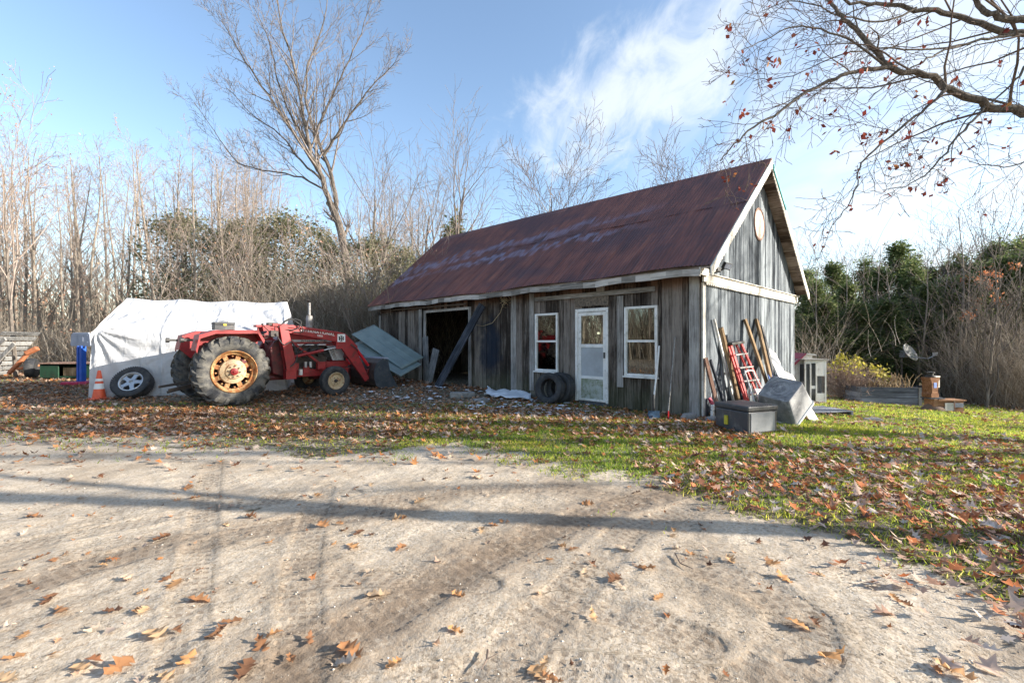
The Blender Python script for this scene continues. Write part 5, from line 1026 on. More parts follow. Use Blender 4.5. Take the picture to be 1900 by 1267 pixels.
# distinct trees behind the barn
def vase(px, Y, top, seed, label, w=1.0, bk='bark_grey', tw='twig_grey', **k):
    h = (CY - top) / F * Y + 1.35 - T((px - 950) / F * Y, Y); e_ = bare_tree(h * k.pop('hf', .64), h * k.pop('rk', .010), k.pop('cfg', VASE), seed, label, None, bk, tw, **k); return place(e_, (px - 950) / F * Y, Y, 1.0, rz=0)
vase(1022, 27, 222, 21, 'round-crowned bare tree behind the middle of the barn roof', maxlev=3, cfg=RND, hf=.70, tw='twig_brown')
vase(1282, 27, 228, 22, 'bare tree behind the right end of the barn roof near the gable peak', maxlev=3, cfg=RND, hf=.70, tw='twig_brown')
vase(925, 34, 375, 23, 'small far bare tree just left of the round-crowned tree over the roof', maxlev=2)
vase(1085, 36, 345, 29, 'small far bare tree low behind the roof, right of the round-crowned tree', maxlev=2)
vase(820, 21, 150, 24, 'tall dark-trunked bare tree left of the barn ridge', bk='bark_grey')
vase(785, 24, 215, 25, 'thin bare tree standing just left of the tall dark-trunked one')
vase(690, 22, 190, 26, 'pale bare tree between the leaning tree and the barn', bk='bark_pale')
# hero leaning tree: limbs traced at 22 m
def limb_tree(name, label, limbs, base, cfg, seed, bk, tw, kids, maxlev=3, leaves=0, lm='red_leaf', lsize=.08, clump=False, dense=1.0, extra_trunk=None):
    rnd = random.Random(seed); tb = TB(); b = Vector(base)
    if extra_trunk: tb.big.tube([Vector(p) - b for p in extra_trunk[0]], extra_trunk[1], 12, cap=False)
    for pts, r0, r1, k, lk in limbs:
        pp = smoothp([p - b for p in pts], 4); n = len(pp); rs = [r0 + (r1 - r0) * (i / (n - 1)) ** .8 for i in range(n)]; L = sum((pp[i + 1] - pp[i]).length for i in range(n - 1))
        for i in range(1, n): pp[i] = pp[i] + Vector((rnd.gauss(0, 1), rnd.gauss(0, 1), rnd.gauss(0, 1))) * L * .003
        tb.big.tube(pp, rs, 8, cap=False); c2 = dict(cfg); c2['len'] = (lk,) + tuple(cfg['len'][1:]); children(tb, pp, rs, L, 0, maxlev, c2, rnd, .12, max(5, int(k * dense)))
    e_ = empty(name, base, label, 'tree'); tb.big.build('trunk', M[bk], e_, True); npm(tb.tw, 'branches', M[tw], e_)
    if leaves:
        if clump:
            V, Fq = [], []
            for _ in range(leaves):
                p, p2 = rnd.choice(tb.tips); k = rnd.choice([1, 2, 3, 5]); v, f_ = leafquads([(p, p2)], k, .03, lsize, rnd, .03); i0 = len(V); V += v; Fq += [tuple(a + i0 for a in q_) for q_ in f_]
        else: V, Fq = leafquads(tb.tips, leaves, .05, lsize, rnd)
        npmesh('leaves', V, Fq, M[lm], e_)
    return e_
Yh = 20.5
def hp(l, jit=1.2, Y=Yh, seed=0):
    rnd = random.Random(seed); dy = rnd.uniform(-jit, jit); n = len(l); return [P(a, b, Y + dy * i / max(1, n - 1) * (1 if n > 1 else 0)) for i, (a, b) in enumerate(l)]
limbs = [(hp([(660, 690), (650, 560), (632, 430), (612, 375)], 0), .2, .16, 2, .2),
         (hp([(612, 375), (592, 318), (575, 275), (560, 200), (545, 120), (520, 40), (508, -60)], 1.5, seed=1), .13, .015, 20, .25),
         (hp([(625, 400), (618, 345), (600, 285), (588, 250), (570, 200), (572, 120), (600, 40), (610, -40)], 1.8, seed=2), .12, .012, 20, .23),
         (hp([(600, 290), (625, 250), (660, 200), (700, 150), (740, 110)], 1.8, seed=3), .07, .01, 14, .26),
         (hp([(590, 318), (555, 262), (510, 195), (465, 130), (430, 70), (405, 30)], 2, seed=4), .08, .01, 18, .24),
         (hp([(598, 335), (560, 300), (520, 250), (470, 215), (420, 160)], 2, seed=5), .06, .01, 14, .25),
         (hp([(606, 355), (560, 330), (500, 318), (440, 300), (400, 245), (360, 190)], 2, seed=6), .05, .01, 14, .24),
         (hp([(585, 250), (610, 190), (640, 130), (670, 60), (690, 0)], 2, seed=7), .06, .01, 14, .24),
         (hp([(575, 275), (540, 215), (515, 150), (500, 80), (470, 10)], 2, seed=8), .06, .01, 14, .24)]
limb_tree('leaning_bare_tree', 'largest bare tree, leaning left with a wide fan of limbs behind the tractor', limbs, P(660, 690, Yh), VASE, 31, 'bark_grey', 'twig_grey', 1, maxlev=3)
vase(480, 19, 330, 33, 'crooked bare tree with wide low limbs behind the tarpaulin', bk='bark_grey', leaves=70, maxlev=2)
e_ = vase(30, 15.5, 80, 34, 'big bare tree with pinkish twigs at the left edge', bk='bark_grey', tw='bark_twig', leaves=500, lsize=.07, rk=.006)
# right side bare trees
for (px, Y, top, sd_x, lab) in ((1835, 24, 300, 41, 'tallest bare tree on the right with a dark straight trunk'), (1745, 22, 355, 42, 'bare tree left of the tallest one on the right'), (1880, 26, 330, 43, 'bare tree at the far right edge behind the cedars'), (1565, 27, 400, 44, 'bare twin-stemmed tree right of the gable'), (1590, 29, 395, 45, 'slim bare tree directly right of the twin-stemmed one'), (1648, 26, 425, 46, 'short bare tree above the satellite dish')):
    vase(px, Y, top, sd_x, lab, bk='bark_grey', tw='twig_brown')
rg = 'thin bare trunks before the cedars on the right'; rs_ = random.Random(8)
cf = dict(SLIM); cf['num'] = (14, 5, 3, 2)
pro = [bare_tree(6.5, .06, cf, 60 + i, 'thin pale bare trunk in front of the dark cedars on the right', rg, maxlev=2) for i in range(2)]; used_ = set()
for i, px in enumerate((1520, 1548, 1600, 1640, 1668, 1700, 1725, 1775, 1800, 1850, 1890, 1930)):
    Y = rs_.uniform(16.5, 21); x = (px - 950) / F * Y; place(tree_from(pro, i), x, Y, rs_.uniform(.8, 1.1)).rotation_euler[0] = rs_.uniform(-.15, .15)

# ------------------------------------------------------------------ evergreens
def evergreen(h, w, seed, label, group, mat='needles', shape='cone', n=5200, name='cedar_tree', size=.2):
    rnd = random.Random(seed); V = []; Fq = []; m = MB(); m.tube([(0, 0, -.2), (0, 0, h * .5), (0, 0, h * .97)], [h * .02, h * .013, .01], 6, cap=False)
    fr_ = [(rnd.uniform(0, 6.28), rnd.uniform(.05, 1), rnd.uniform(.7, 1.12)) for _ in range(90)]
    for az, t, k in fr_:
        zc_ = h * (.06 + .92 * t); rad = w * ((1 - t) ** .75 if shape == 'cone' else math.sqrt(max(0, 1 - (2 * t - .85) ** 2 * .75)) * .9) * k; tip = Vector((math.cos(az) * rad, math.sin(az) * rad, zc_ + rad * (.12 if shape == 'cone' else .25)))
        base = Vector((0, 0, zc_ - rad * .1)); m.tube([base, base.lerp(tip, .5) + Vector((0, 0, -.05)), tip], [.025, .015, .006], 3, cap=False)
        for j in range(int(n / 90)):
            s_ = rnd.random() ** .6; c_ = base.lerp(tip, s_) + Vector((rnd.gauss(0, .16), rnd.gauss(0, .16), rnd.gauss(0, .13))) * (1 + w * .2); a = Vector((math.cos(az) + rnd.gauss(0, .6), math.sin(az) + rnd.gauss(0, .6), rnd.gauss(.1, .5))).normalized() * size * rnd.uniform(.5, 1.3); b = a.cross(Vector((rnd.gauss(0, .5), rnd.gauss(0, .5), 1))).normalized() * a.length * rnd.uniform(.25, .5)
            i = len(V); V += [c_ - a * .4, c_ + b, c_ + a * .7, c_ - b]; Fq.append((i, i + 1, i + 2, i + 3))
    e_ = empty(name, (0, 0, 0), label, 'tree', 0, group); npm(m, 'trunk', M['bark_grey'], e_); npmesh('crown', V, Fq, M[mat], e_); return e_
CG = 'dark cedars of the wood right of the barn'
ced = [evergreen(7.5, 1.9, 70 + i, 'dark green cedar, one of the row at the wood right of the barn', CG, n=13000, size=.12) for i in range(3)]; used_ = set(); rc = random.Random(3)
cpos = [(1490, 21, 505), (1515, 19, 520), (1545, 22, 490), (1575, 20, 530), (1605, 23, 480), (1635, 20.5, 500), (1668, 22, 455), (1695, 20, 480), (1725, 24, 500), (1755, 21, 520), (1780, 23, 470), (1815, 20, 490), (1850, 22, 455), (1885, 20, 445), (1915, 21, 440), (1945, 19, 455), (1960, 23, 420), (1560, 26, 510), (1620, 27, 500), (1690, 27, 470), (1760, 27, 490), (1830, 28, 470), (1505, 27, 500), (1720, 18, 530), (1765, 18.5, 520), (1800, 17.5, 510), (1840, 18, 490), (1872, 17.5, 480), (1905, 17.5, 470), (1935, 17, 460), (1645, 17.8, 560), (1590, 18, 560), (1530, 18, 560)]
for i, (px, Y, top) in enumerate(cpos):
    x = (px - 950) / F * Y; e_ = tree_from(ced, i); hh = (CY - top) / F * Y + 1.35 - T(x, Y); s = hh / 7.5; place(e_, x, Y, max(.75, s), sz=s)
pn = [evergreen(6.5, 2.8, 80 + i, '', 'pines behind the tractor', 'pine', 'round', 13000, 'pine_tree', .13) for i in range(2)]; used_ = set()
for i, (px, Y, top, lab) in enumerate(((345, 24, 385, 'leftmost grey-green pine behind the tarpaulin'), (425, 22, 400, 'grey-green pine behind the tarpaulin, right of the leftmost'), (530, 24, 385, 'broad pine in the middle of the wood behind the leaning tree'), (610, 23, 420, 'pine just right of the leaning bare tree base'), (700, 22, 430, 'pine left of the barn'), (760, 23, 455, 'pine nearest the left end of the barn roof'))):
    x = (px - 950) / F * Y; e_ = tree_from(pn, i); hh = (CY - top) / F * Y + 1.3; s = hh / 7.0; place(e_, x, Y, s * .9, sz=s); e_['label'] = lab
e_ = evergreen(7, 1.6, 90, 'dark spruce tip showing over the left end of the roof', None, name='spruce_tree'); x = (845 - 950) / F * 26; place(e_, x, 26, (CY - 405) / F * 26 / 7 + .19)

# ------------------------------------------------------------------ undergrowth, far wood
def stems(name, n, area, hfun, mat, label, cat, rad=.008, lean_=.35, segs=4, branch=2, seed=1):
    rg_ = np.random.default_rng(seed); pts = area(rg_, n); x, y = pts; z = terrain(x, y); h = hfun(rg_, x, y); az = rg_.uniform(0, 6.28, n); ln_ = np.abs(rg_.normal(0, lean_, n)); R_ = rad * rg_.uniform(.5, 1.5, n)
    P0 = np.stack([x, y, z - .05], 1); D = np.stack([np.cos(az) * ln_, np.sin(az) * ln_, np.ones(n)], 1); D /= np.linalg.norm(D, axis=1)[:, None]; bend = rg_.normal(0, .38, (n, 3)); bend[:, 2] = -np.abs(bend[:, 2]) * .5
    sets = [(P0, D, h, R_, bend)]
    for b in range(branch):
        k = rg_.choice(n, n); f_ = rg_.uniform(.25, .8, n); Pb = P0[k] + D[k] * (h[k] * f_)[:, None] + bend[k] * (h[k] * f_ ** 2)[:, None]; Db = D[k] + rg_.normal(0, .5, (n, 3)); Db /= np.linalg.norm(Db, axis=1)[:, None]; sets.append((Pb, Db, h[k] * rg_.uniform(.2, .5, n), R_[k] * .6, rg_.normal(0, .25, (n, 3))))
    VV = []; FF = []; base = 0
    for Pq, Dq, hq, rq, bq in sets:
        m_ = len(Pq); t = np.linspace(0, 1, segs + 1); C = Pq[:, None] + Dq[:, None] * (hq[:, None] * t)[..., None] + bq[:, None] * (hq[:, None] * t ** 2)[..., None]
        rr__ = rq[:, None] * (1 - .75 * t); th_ = np.arange(3) * 2.094; off = np.stack([np.cos(th_), np.sin(th_), 0 * th_], 1); V = C[:, :, None] + off[None, None] * rr__[..., None, None]; VV.append(V.reshape(-1, 3))
        idx = np.arange(m_ * (segs + 1) * 3).reshape(m_, segs + 1, 3) + base; a = idx[:, :-1]; b_ = idx[:, 1:]; Q = np.stack([a, np.roll(a, -1, 2), np.roll(b_, -1, 2), b_], -1).reshape(-1, 4); FF.append(Q); base += V.size // 3
    o = npmesh(name, np.concatenate(VV), np.concatenate(FF), mat); return tag(o, label, cat, kind='stuff')
def wedge(px0, px1, y0, y1, pw=1.0):
    def f(r_, n):
        y = y0 + (y1 - y0) * r_.random(n) ** pw; px = r_.uniform(px0, px1, n); return (px - 950) / F * y, y
    return f
stems('left_undergrowth', 4000, wedge(-250, 480, 17.2, 26), lambda r_, x, y: r_.uniform(.6, 2.6, len(x)), M['brush'], 'tangle of pale bare brush along the wood edge on the left', 'undergrowth', .011, .45, branch=3, segs=5, seed=2)
stems('middle_undergrowth', 6000, wedge(430, 840, 17.5, 24), lambda r_, x, y: r_.uniform(1.0, 4.6, len(x)), M['brush'], 'tall dense tangle of dry brush behind the tractor', 'undergrowth', .012, .4, branch=4, segs=5, seed=3)
def rarea(r_, n):
    px = 1740 + 215 * r_.random(n) ** .8; y = r_.uniform(0, 1, n) * 4.5 + np.interp(px, [1560, 1780, 1950, 2050], [17.5, 15.2, 13.0, 12.0]); return (px - 950) / F * y, y
sg = 'tangled bare shrubs in the thicket on the right'; cs_ = dict(VASE); cs_['start'] = (.05, .15, .1, .1); cs_['wig'] = (.12, .16, .2, .2); cs_['num'] = (14, 8, 5, 3); cs_['len'] = (.6, .45, .4, .4)
shr = [bare_tree(3.6, .035, cs_, 130 + i, 'tangled bare grey shrub among others at the right edge of the lawn', sg, tw='bark_grey', name='bare_shrub', maxlev=2) for i in range(2)]; used_ = set()
for i, px in enumerate((1790, 1830, 1868, 1905, 1945)):
    Y = rs_.uniform(13.5, 16) - max(0, px - 1850) * .012; place(tree_from(shr, i), (px - 950) / F * Y, Y, rs_.uniform(.8, 1.2))
shr = [bare_tree(4.6, .04, cs_, 140 + i, 'pale tangled shrub, one of those between tractor and barn', 'pale shrubs behind the tractor', tw='bark_twig', name='bare_shrub', maxlev=2, leaves=60) for i in range(2)]; used_ = set()
for i, px in enumerate((300, 400, 520, 560, 595, 640, 675, 700, 735, 770, 800)):
    Y = rs_.uniform(17.0, 20); place(tree_from(shr, i), (px - 950) / F * Y, Y, rs_.uniform(.8, 1.25))
stems('right_thicket', 1700, rarea, lambda r_, x, y: np.interp(x, [13, 16, 19], [1.4, 3.2, 4.2]) * r_.uniform(.2, 1.1, len(x)), M['brush'], 'thicket of grey bare stems at the right edge of the lawn', 'undergrowth', .0095, .55, branch=4, segs=5, seed=4)
stems('barn_side_brush', 160, wedge(1470, 1560, 15, 19), lambda r_, x, y: r_.uniform(1.2, 3.6, len(x)), M['brush'], 'bare brush rising behind the coop', 'undergrowth', .009, .35, seed=6)
stems('far_wood', 2600, wedge(-400, 1000, 38, 75), lambda r_, x, y: r_.uniform(4, 13, len(x)), M['bark_pale'], 'far grey wood showing between the nearer trunks', 'woodland', .06, .08, branch=3, seed=7)
stems('wood_left_of_drive', 1500, lambda r_, n: (r_.uniform(-40, -22, n), r_.uniform(-20, 17, n)), lambda r_, x, y: r_.uniform(1, 9, len(x)), M['brush'], 'brush of the wood beside the drive on the left', 'undergrowth', .05, .25, branch=4, seed=17)
stems('far_wood_right', 1500, wedge(1400, 2300, 32, 60), lambda r_, x, y: r_.uniform(4, 9.5, len(x)), M['bark_grey'], 'far bare wood behind the cedars on the right', 'woodland', .05, .08, branch=3, seed=8)
def quads_stuff(name, n, area, z0, z1, size, mat, label, seed):
    r_ = np.random.default_rng(seed); x, y = area(r_, n); z = terrain(x, y) + r_.uniform(z0, z1, n); a = r_.normal(0, 1, (n, 3)); a /= np.linalg.norm(a, axis=1)[:, None]; b = np.cross(a, r_.normal(0, 1, (n, 3))); b /= np.linalg.norm(b, axis=1)[:, None]; s = (size * r_.uniform(.5, 1.3, n))[:, None]; c_ = np.stack([x, y, z], 1)
    V = np.stack([c_ - a * s * .5, c_ + b * s * .3, c_ + a * s * .5, c_ - b * s * .3], 1).reshape(-1, 3); o = npmesh(name, V, np.arange(4 * n).reshape(n, 4), mat); return tag(o, label, 'leaves', kind='stuff')
quads_stuff('clinging_leaves', 2600, wedge(-200, 480, 17.5, 24), .3, 4.0, .09, M['pale_leaf'], 'pale orange leaves still clinging to the brush on the left', 11)
quads_stuff('green_tinged_leaves', 9000, wedge(470, 830, 18, 23.5), .6, 5.0, .09, M['pine'], 'dull green leaves mixed in the dry brush behind the tractor', 12)
ocl = empty('young_maple', P(1790, 700, 17), 'young maple with clumps of orange leaves in front of the cedars', 'tree'); zb = T(ocl.location.x, 17); ocl.location.z = zb
tips_ = []; mo = MB(); r9 = random.Random(4)
for (px, py) in ((1825, 507), (1848, 512), (1832, 530), (1842, 552), (1815, 525), (1800, 585), (1790, 523), (1835, 505), (1862, 563), (1880, 495), (1812, 560), (1795, 590)):
    p = P(px, py, 17 + r9.uniform(-.4, .4)) - ocl.location; tips_.append((p, p + Vector((.12, 0, .05)))); mo.tube(smoothp([Vector((0, 0, 0)), Vector((p.x * .3, .1, p.z * .5)), p], 3), [.03, .028, .024, .02, .015, .01, .006], 5, cap=False)
mo.build('stems', M['bark_pale'], ocl); V, Fq = leafquads(tips_, 260, .1, .13, r9); npmesh('leaves', V, Fq, M['orange_leaf'], ocl)
# yellow-leaved bush
bp = G(1575, 740); by = empty('yellow_leaved_bush', bp, 'round twiggy bush with yellow leaves at its top right of the hutch', 'bush'); mo = MB(); tips_ = []; sc_ = bp.y / F
for i in range(330):
    az = r9.uniform(0, 6.28); r0 = r9.uniform(0, .25); l_ = r9.uniform(.5, 1.25); t_ = abs(r9.gauss(0, .62)); d = Vector((math.cos(az) * math.sin(t_), math.sin(az) * math.sin(t_), math.cos(t_))); p0_ = Vector((math.cos(az) * r0, math.sin(az) * r0, 0)); p1_ = p0_ + d * l_ * .5; p2_ = p1_ + (d + Vector((r9.gauss(0, .3), r9.gauss(0, .3), r9.gauss(0, .2)))).normalized() * l_ * .5
    mo.tube([p0_, p1_, p2_], [.009, .007, .004], 3, cap=False)
    for k in range(2): p3 = p2_ + Vector((r9.gauss(0, .15), r9.gauss(0, .15), r9.gauss(.08, .1))); mo.tube([p1_.lerp(p2_, r9.random()), p3], [.005, .003], 3, cap=False)
    if (p2_.z > .75) and (p2_.x > .0 or p2_.x < -.12) : tips_.append((p2_, p2_ + d * .15))
for (a, b) in ((1560, 660), (1592, 658), (1558, 668), (1563, 676), (1640, 682), (1645, 695), (1590, 664), (1630, 690), (1620, 680), (1650, 700), (1562, 655)):
    p = P(a, b, bp.y) - bp; mo.tube([Vector((0, 0, 0)), p * .5 + Vector((0, 0, .1)), p], [.012, .009, .004], 4, cap=False); tips_ += [(p, p * .85)] * 12
npm(mo, 'stems', bark('reddish_brown_stems', (.5, .39, .32), (.34, .23, .18)), by); V, Fq = leafquads(tips_, 520, .07, .11, r9); npmesh('leaves', V, Fq, M['yellow_leaf'], by)

# ------------------------------------------------------------------ the oak overhead (trunk outside the picture, right)
base = Vector((9.6, 6.3, T(9.6, 6.3)))
def ok(l): return [P(a, b, y_) for a, b, y_ in l]
OAK = dict(seg=(8, 6, 5, 4), wig=(.05, .15, .2, .22), up=(.0, .0, -.03, -.03), num=(8, 5, 3, 3), start=(.1, .12, .1, .1), ang=((25, 60), (30, 65), (30, 65), (30, 60)), len=(.4, .5, .45, .5), tp=.35, rr=.36, rmin=.0028, end=.25, end0=.25)
ol = [(ok([(2330, 330, 6.3), (2120, 262, 6.2), (1960, 218, 6.1), (1900, 207, 6.0), (1830, 196, 6.0), (1765, 165, 5.9), (1715, 140, 5.8), (1655, 126, 5.7)]), .08, .032, 18, .3),
      (ok([(1655, 126, 5.7), (1600, 130, 5.6), (1550, 146, 5.5), (1500, 168, 5.45), (1450, 205, 5.4), (1400, 236, 5.35), (1362, 268, 5.3), (1338, 300, 5.3)]), .03, .006, 20, .26),
      (ok([(1655, 126, 5.7), (1622, 95, 5.7), (1588, 55, 5.7), (1560, 30, 5.7), (1538, 0, 5.75), (1500, -70, 5.8), (1470, -160, 5.9)]), .036, .012, 14, .24),
      (ok([(2300, 150, 6.3), (2050, 90, 6.4), (1900, 65, 6.5), (1835, 48, 6.5), (1770, 28, 6.5), (1700, 17, 6.4), (1640, 8, 6.4), (1580, 3, 6.3), (1500, -30, 6.2)]), .062, .014, 16, .26),
      (ok([(2250, 60, 5.6), (2000, 45, 5.5), (1900, 38, 5.4), (1850, 30, 5.4), (1822, 18, 5.4), (1795, -20, 5.4), (1770, -80, 5.4)]), .06, .016, 8, .3),
      (ok([(1900, 67, 6.5), (1850, 68, 6.3), (1790, 82, 6.2), (1740, 100, 6.0), (1700, 122, 5.9), (1660, 145, 5.8), (1610, 185, 5.7)]), .022, .005, 12, .32),
      (ok([(1755, 165, 5.9), (1730, 190, 5.7), (1690, 222, 5.6), (1650, 255, 5.5), (1622, 280, 5.4), (1594, 312, 5.4), (1590, 345, 5.4), (1572, 382, 5.4), (1545, 420, 5.4)]), .02, .004, 13, .26),
      (ok([(1830, 196, 6.0), (1805, 225, 5.8), (1775, 255, 5.7), (1750, 290, 5.6), (1715, 325, 5.5), (1680, 345, 5.5), (1640, 352, 5.5)]), .018, .004, 12, .3),
      (ok([(1960, 100, 6.0), (1910, 115, 6.0), (1885, 150, 6.0), (1840, 190, 6.0), (1800, 215, 5.9), (1770, 260, 5.8), (1765, 310, 5.8)]), .02, .004, 12, .3),
      (ok([(1640, 126, 5.7), (1600, 90, 5.6), (1540, 60, 5.5), (1470, 50, 5.4), (1420, 75, 5.3), (1375, 95, 5.2)]), .016, .004, 14, .28),
      (ok([(1800, 82, 6.2), (1700, 95, 6.0), (1620, 90, 5.9), (1540, 110, 5.8), (1470, 140, 5.7), (1400, 150, 5.6)]), .014, .004, 14, .28),
      (ok([(1700, 15, 6.4), (1640, 40, 6.2), (1560, 30, 6.0), (1480, 5, 5.9), (1410, 20, 5.8)]), .016, .004, 14, .3),
      (ok([(1960, 218, 6.1), (1930, 260, 6.0), (1900, 300, 5.9), (1850, 310, 5.8), (1800, 300, 5.8)]), .016, .004, 8, .3)]
limb_tree('overhanging_oak', 'oak reaching in from the right with dark limbs and a few red leaves', ol, base, OAK, 77, 'oak_bark', 'twig_brown', 1, maxlev=3, leaves=170, clump=True, lsize=.075, dense=.72,
          extra_trunk=([base + Vector((0, 0, -.3)), base + Vector((0, 0, 1.2)), base + Vector((.1, .0, 3.6)), base + Vector((.0, .1, 6.5)), base + Vector((.2, 0, 10))], [.3, .24, .21, .17, .05]))
# other yard trees to the right, outside the picture: their shadows cross the drive
yt = [bare_tree(11, .17, VASE, 91 + i, lab, None, 'bark_grey', 'twig_brown', 'yard_tree', maxlev=2) for i, lab in enumerate(('bare yard tree right of the drive, nearest the oak', 'bare yard tree farther right beyond the oak', 'bare yard tree east of the barn gable', 'bare yard tree beside the drive entrance', 'stout yard tree nearest the photographer on the right'))]
place(yt[0], 15.5, 4.2, 1, 0); place(yt[1], 26, 5.2, 1.0, 1); place(yt[2], 24, 7.4, 1, 2); place(yt[3], 17, 3.7, .8, 3); place(yt[4], 8.6, 2.5, .9, 1.2)

# ------------------------------------------------------------------ grass, leaves, snow
def blades():
    r_ = np.random.default_rng(21); xs = []; ys = []
    def reg(n, x0, x1, y0, y1):
        xs.append(r_.uniform(x0, x1, n)); ys.append(r_.uniform(y0, y1, n))
    reg(120000, -1.5, 6, 1.5, 8.3); reg(110000, 3, 14, 4, 13); reg(110000, -9, 3, 4.6, 10); reg(30000, 8, 20, 8, 15); reg(14000, -20, -8, 7, 17)
    x = np.concatenate(xs); y = np.concatenate(ys); g_ = grassness(x, y); cl = .5 + .5 * sn(x, y, 5.1, 3) * sn(x, y, 2.2, 7); dark = (1 - sm(x, 1.2, 2.6)) * sm(y, 8, 8.8)
    keep = r_.random(len(x)) < (g_ ** 1.1) * (.3 + .7 * cl) * (1 - .55 * dark) * np.where(x < -1.5, .45, 1); fr0 = (x - 950 * 0); keep &= ~((y > 8.0) & (x > 3.35) & ((x - 3.345) * -.698 + (y - 8.02) * .716 > -.03) & ((x - 3.345) * .716 + (y - 8.02) * .698 > 0) & ((x - 3.345) * .716 + (y - 8.02) * .698 < 5.73))
    x, y = x[keep], y[keep]; n = len(x); z = terrain(x, y); h = r_.uniform(.018, .05, n) * (1 + .25 * (y > 7)); w = r_.uniform(.0025, .005, n) * (1 + y * .12); az = r_.uniform(0, 6.28, n); dx, dy = np.cos(az) * w, np.sin(az) * w; lx, ly = r_.normal(0, .025, n), r_.normal(0, .025, n)
    V = np.stack([np.stack([x - dx, y - dy, z - .004], 1), np.stack([x + dx, y + dy, z - .004], 1), np.stack([x + lx, y + ly, z + h], 1)], 1).reshape(-1, 3)
    tag(npmesh('grass', V, np.arange(3 * n).reshape(n, 3), M['grass']), 'short green grass of the lawn', 'grass', kind='stuff')
blades()
# oak leaf outline (x along the leaf, y half width), with sharp lobes
half = [(0, .015), (.1, .05), (.2, .30), (.27, .12), (.4, .42), (.48, .15), (.62, .40), (.7, .13), (.84, .24), (.9, .07), (1.0, .0)]
def leaf_arrays(detail):
    if detail: pts = [(x_, 0) for x_, _ in half]; up = [(x_, y_) for x_, y_ in half]; lo_ = [(x_ * .97 + .015, -y_) for x_, y_ in half]
    V = pts + up + lo_; n = len(half); Fq = []
    for i in range(n - 1): Fq += [(i, i + 1, n + i + 1, n + i), (i, 2 * n + i, 2 * n + i + 1, i + 1)]
    return np.array(V), np.array(Fq)
LV, LF = leaf_arrays(True)
# cheap star leaf: 10 rim points round a centre
star = [(0, .0)] + [(-.5, 0.0), (-.2, .16), (-.18, .42), (.0, .15), (.12, .42), (.28, .12), (.5, .02), (.28, -.14), (.1, -.42), (0, -.15), (-.2, -.4), (-.22, -.14)]
SV = np.array(star); SF = np.array([(0, i, i % 12 + 1) for i in range(1, 13)])
def leaf_stuff(name, x, y, size, mat, label, lift, seed, curl=.25):
    r_ = np.random.default_rng(seed); n = len(x); z = terrain(x, y) + lift; az = r_.uniform(0, 6.28, n); px = SV[:, 0][None] * size[:, None]; py = SV[:, 1][None] * size[:, None] * r_.uniform(.6, 1.05, n)[:, None]
    c1 = r_.uniform(-.5, 1.6, n)[:, None]; c2 = r_.uniform(-1.2, 2.0, n)[:, None]; pz = (c1 * px ** 2 + c2 * py ** 2) / size[:, None] * 1.0; tx_, ty_ = r_.normal(0, curl, n)[:, None], r_.normal(0, curl, n)[:, None]; pz = pz + px * tx_ + py * ty_; pz -= pz.min(1)[:, None] * .85
    X = x[:, None] + px * np.cos(az)[:, None] - py * np.sin(az)[:, None]; Y = y[:, None] + px * np.sin(az)[:, None] + py * np.cos(az)[:, None]; Z = z[:, None] + pz
    V = np.stack([X, Y, Z], -1).reshape(-1, 3); Fq = (SF[None] + (np.arange(n) * 13)[:, None, None]).reshape(-1, 3); return tag(npmesh(name, V, Fq, mat), label, 'leaves', kind='stuff')
def inbarn(x, y):
    a = (x - BA.x) * .716 + (y - BA.y) * .698; b = -(x - BA.x) * .698 + (y - BA.y) * .716; return (a > -.02) & (b > -.02) & (a < BW) & (b < BL)
def dens_left(x, y):
    yb_ = np.interp(x, [-16, -8, -4, 0, 3], [7.9, 6.3, 5.9, 5.7, 5.7]) + .35 * sn(x, y, 1.7, 2) + .2 * sn(x, y, 4.3, 5); band = sm(y, yb_ - .6, yb_ + 1.3); d = band * (.55 + .45 * sn(x, y, 1.1, 8)) ; d = np.maximum(d, .2 * sm(y, 4.4, 6.0)); return np.clip(d, .012, 1)
r_ = np.random.default_rng(5)
x = np.concatenate([r_.uniform(-14, 3.6, 30000), r_.uniform(-8, 3.4, 9000)]); y = np.concatenate([r_.uniform(4.5, 13.0, 30000), r_.uniform(6.4, 9.2, 9000)]); k = (r_.random(len(x)) < dens_left(x, y)) & ~inbarn(x, y); x, y = x[k], y[k]
leaf_stuff('leaf_litter', x, y, r_.uniform(.06, .125, len(x)), M['litter'], 'brown and orange fallen leaves covering the ground before the barn', r_.uniform(0, .03, len(x)), 6)
x = r_.uniform(-24, 0, 9000); y = r_.uniform(12.5, 20, 9000); k = ~inbarn(x, y); leaf_stuff('far_leaf_litter', x[k], y[k], r_.uniform(.08, .15, k.sum()), M['litter'], 'fallen leaves under the wood edge on the left', r_.uniform(0, .03, k.sum()), 16)
x = np.concatenate([r_.uniform(.8, 8, 22000), r_.uniform(4, 20, 20000)]); y = np.concatenate([r_.uniform(1.6, 8.4, 22000), r_.uniform(6, 15, 20000)])
d = sm(grassness(x, y - .12), .1, .75) * np.clip(.42 + .5 * sn(x, y, 1.4, 4) + .25 * sn(x, y, 3.9, 1), .05, 1); e1 = np.exp(-((x - 3.4 - (y - 3.6) * .85) / 1.2) ** 2); d = np.clip(d + .6 * e1 * (1 - sm(y, 5, 7)) * sm(x, 1.6, 3.0), 0, 1); lawn = np.exp(-(((x - 7.0) / 5.0) ** 2 + ((y - 7.2 - .12 * (x - 6)) / 1.15) ** 2)); d *= (1 - .85 * lawn) * .66
k = (r_.random(len(x)) < d) & ~inbarn(x, y); x, y = x[k], y[k]; leaf_stuff('lawn_leaf_litter', x, y, r_.uniform(.06, .12, len(x)), M['litter_red'], 'tan and red fallen leaves strewn over the lawn on the right', r_.uniform(0, .04, len(x)), 7)
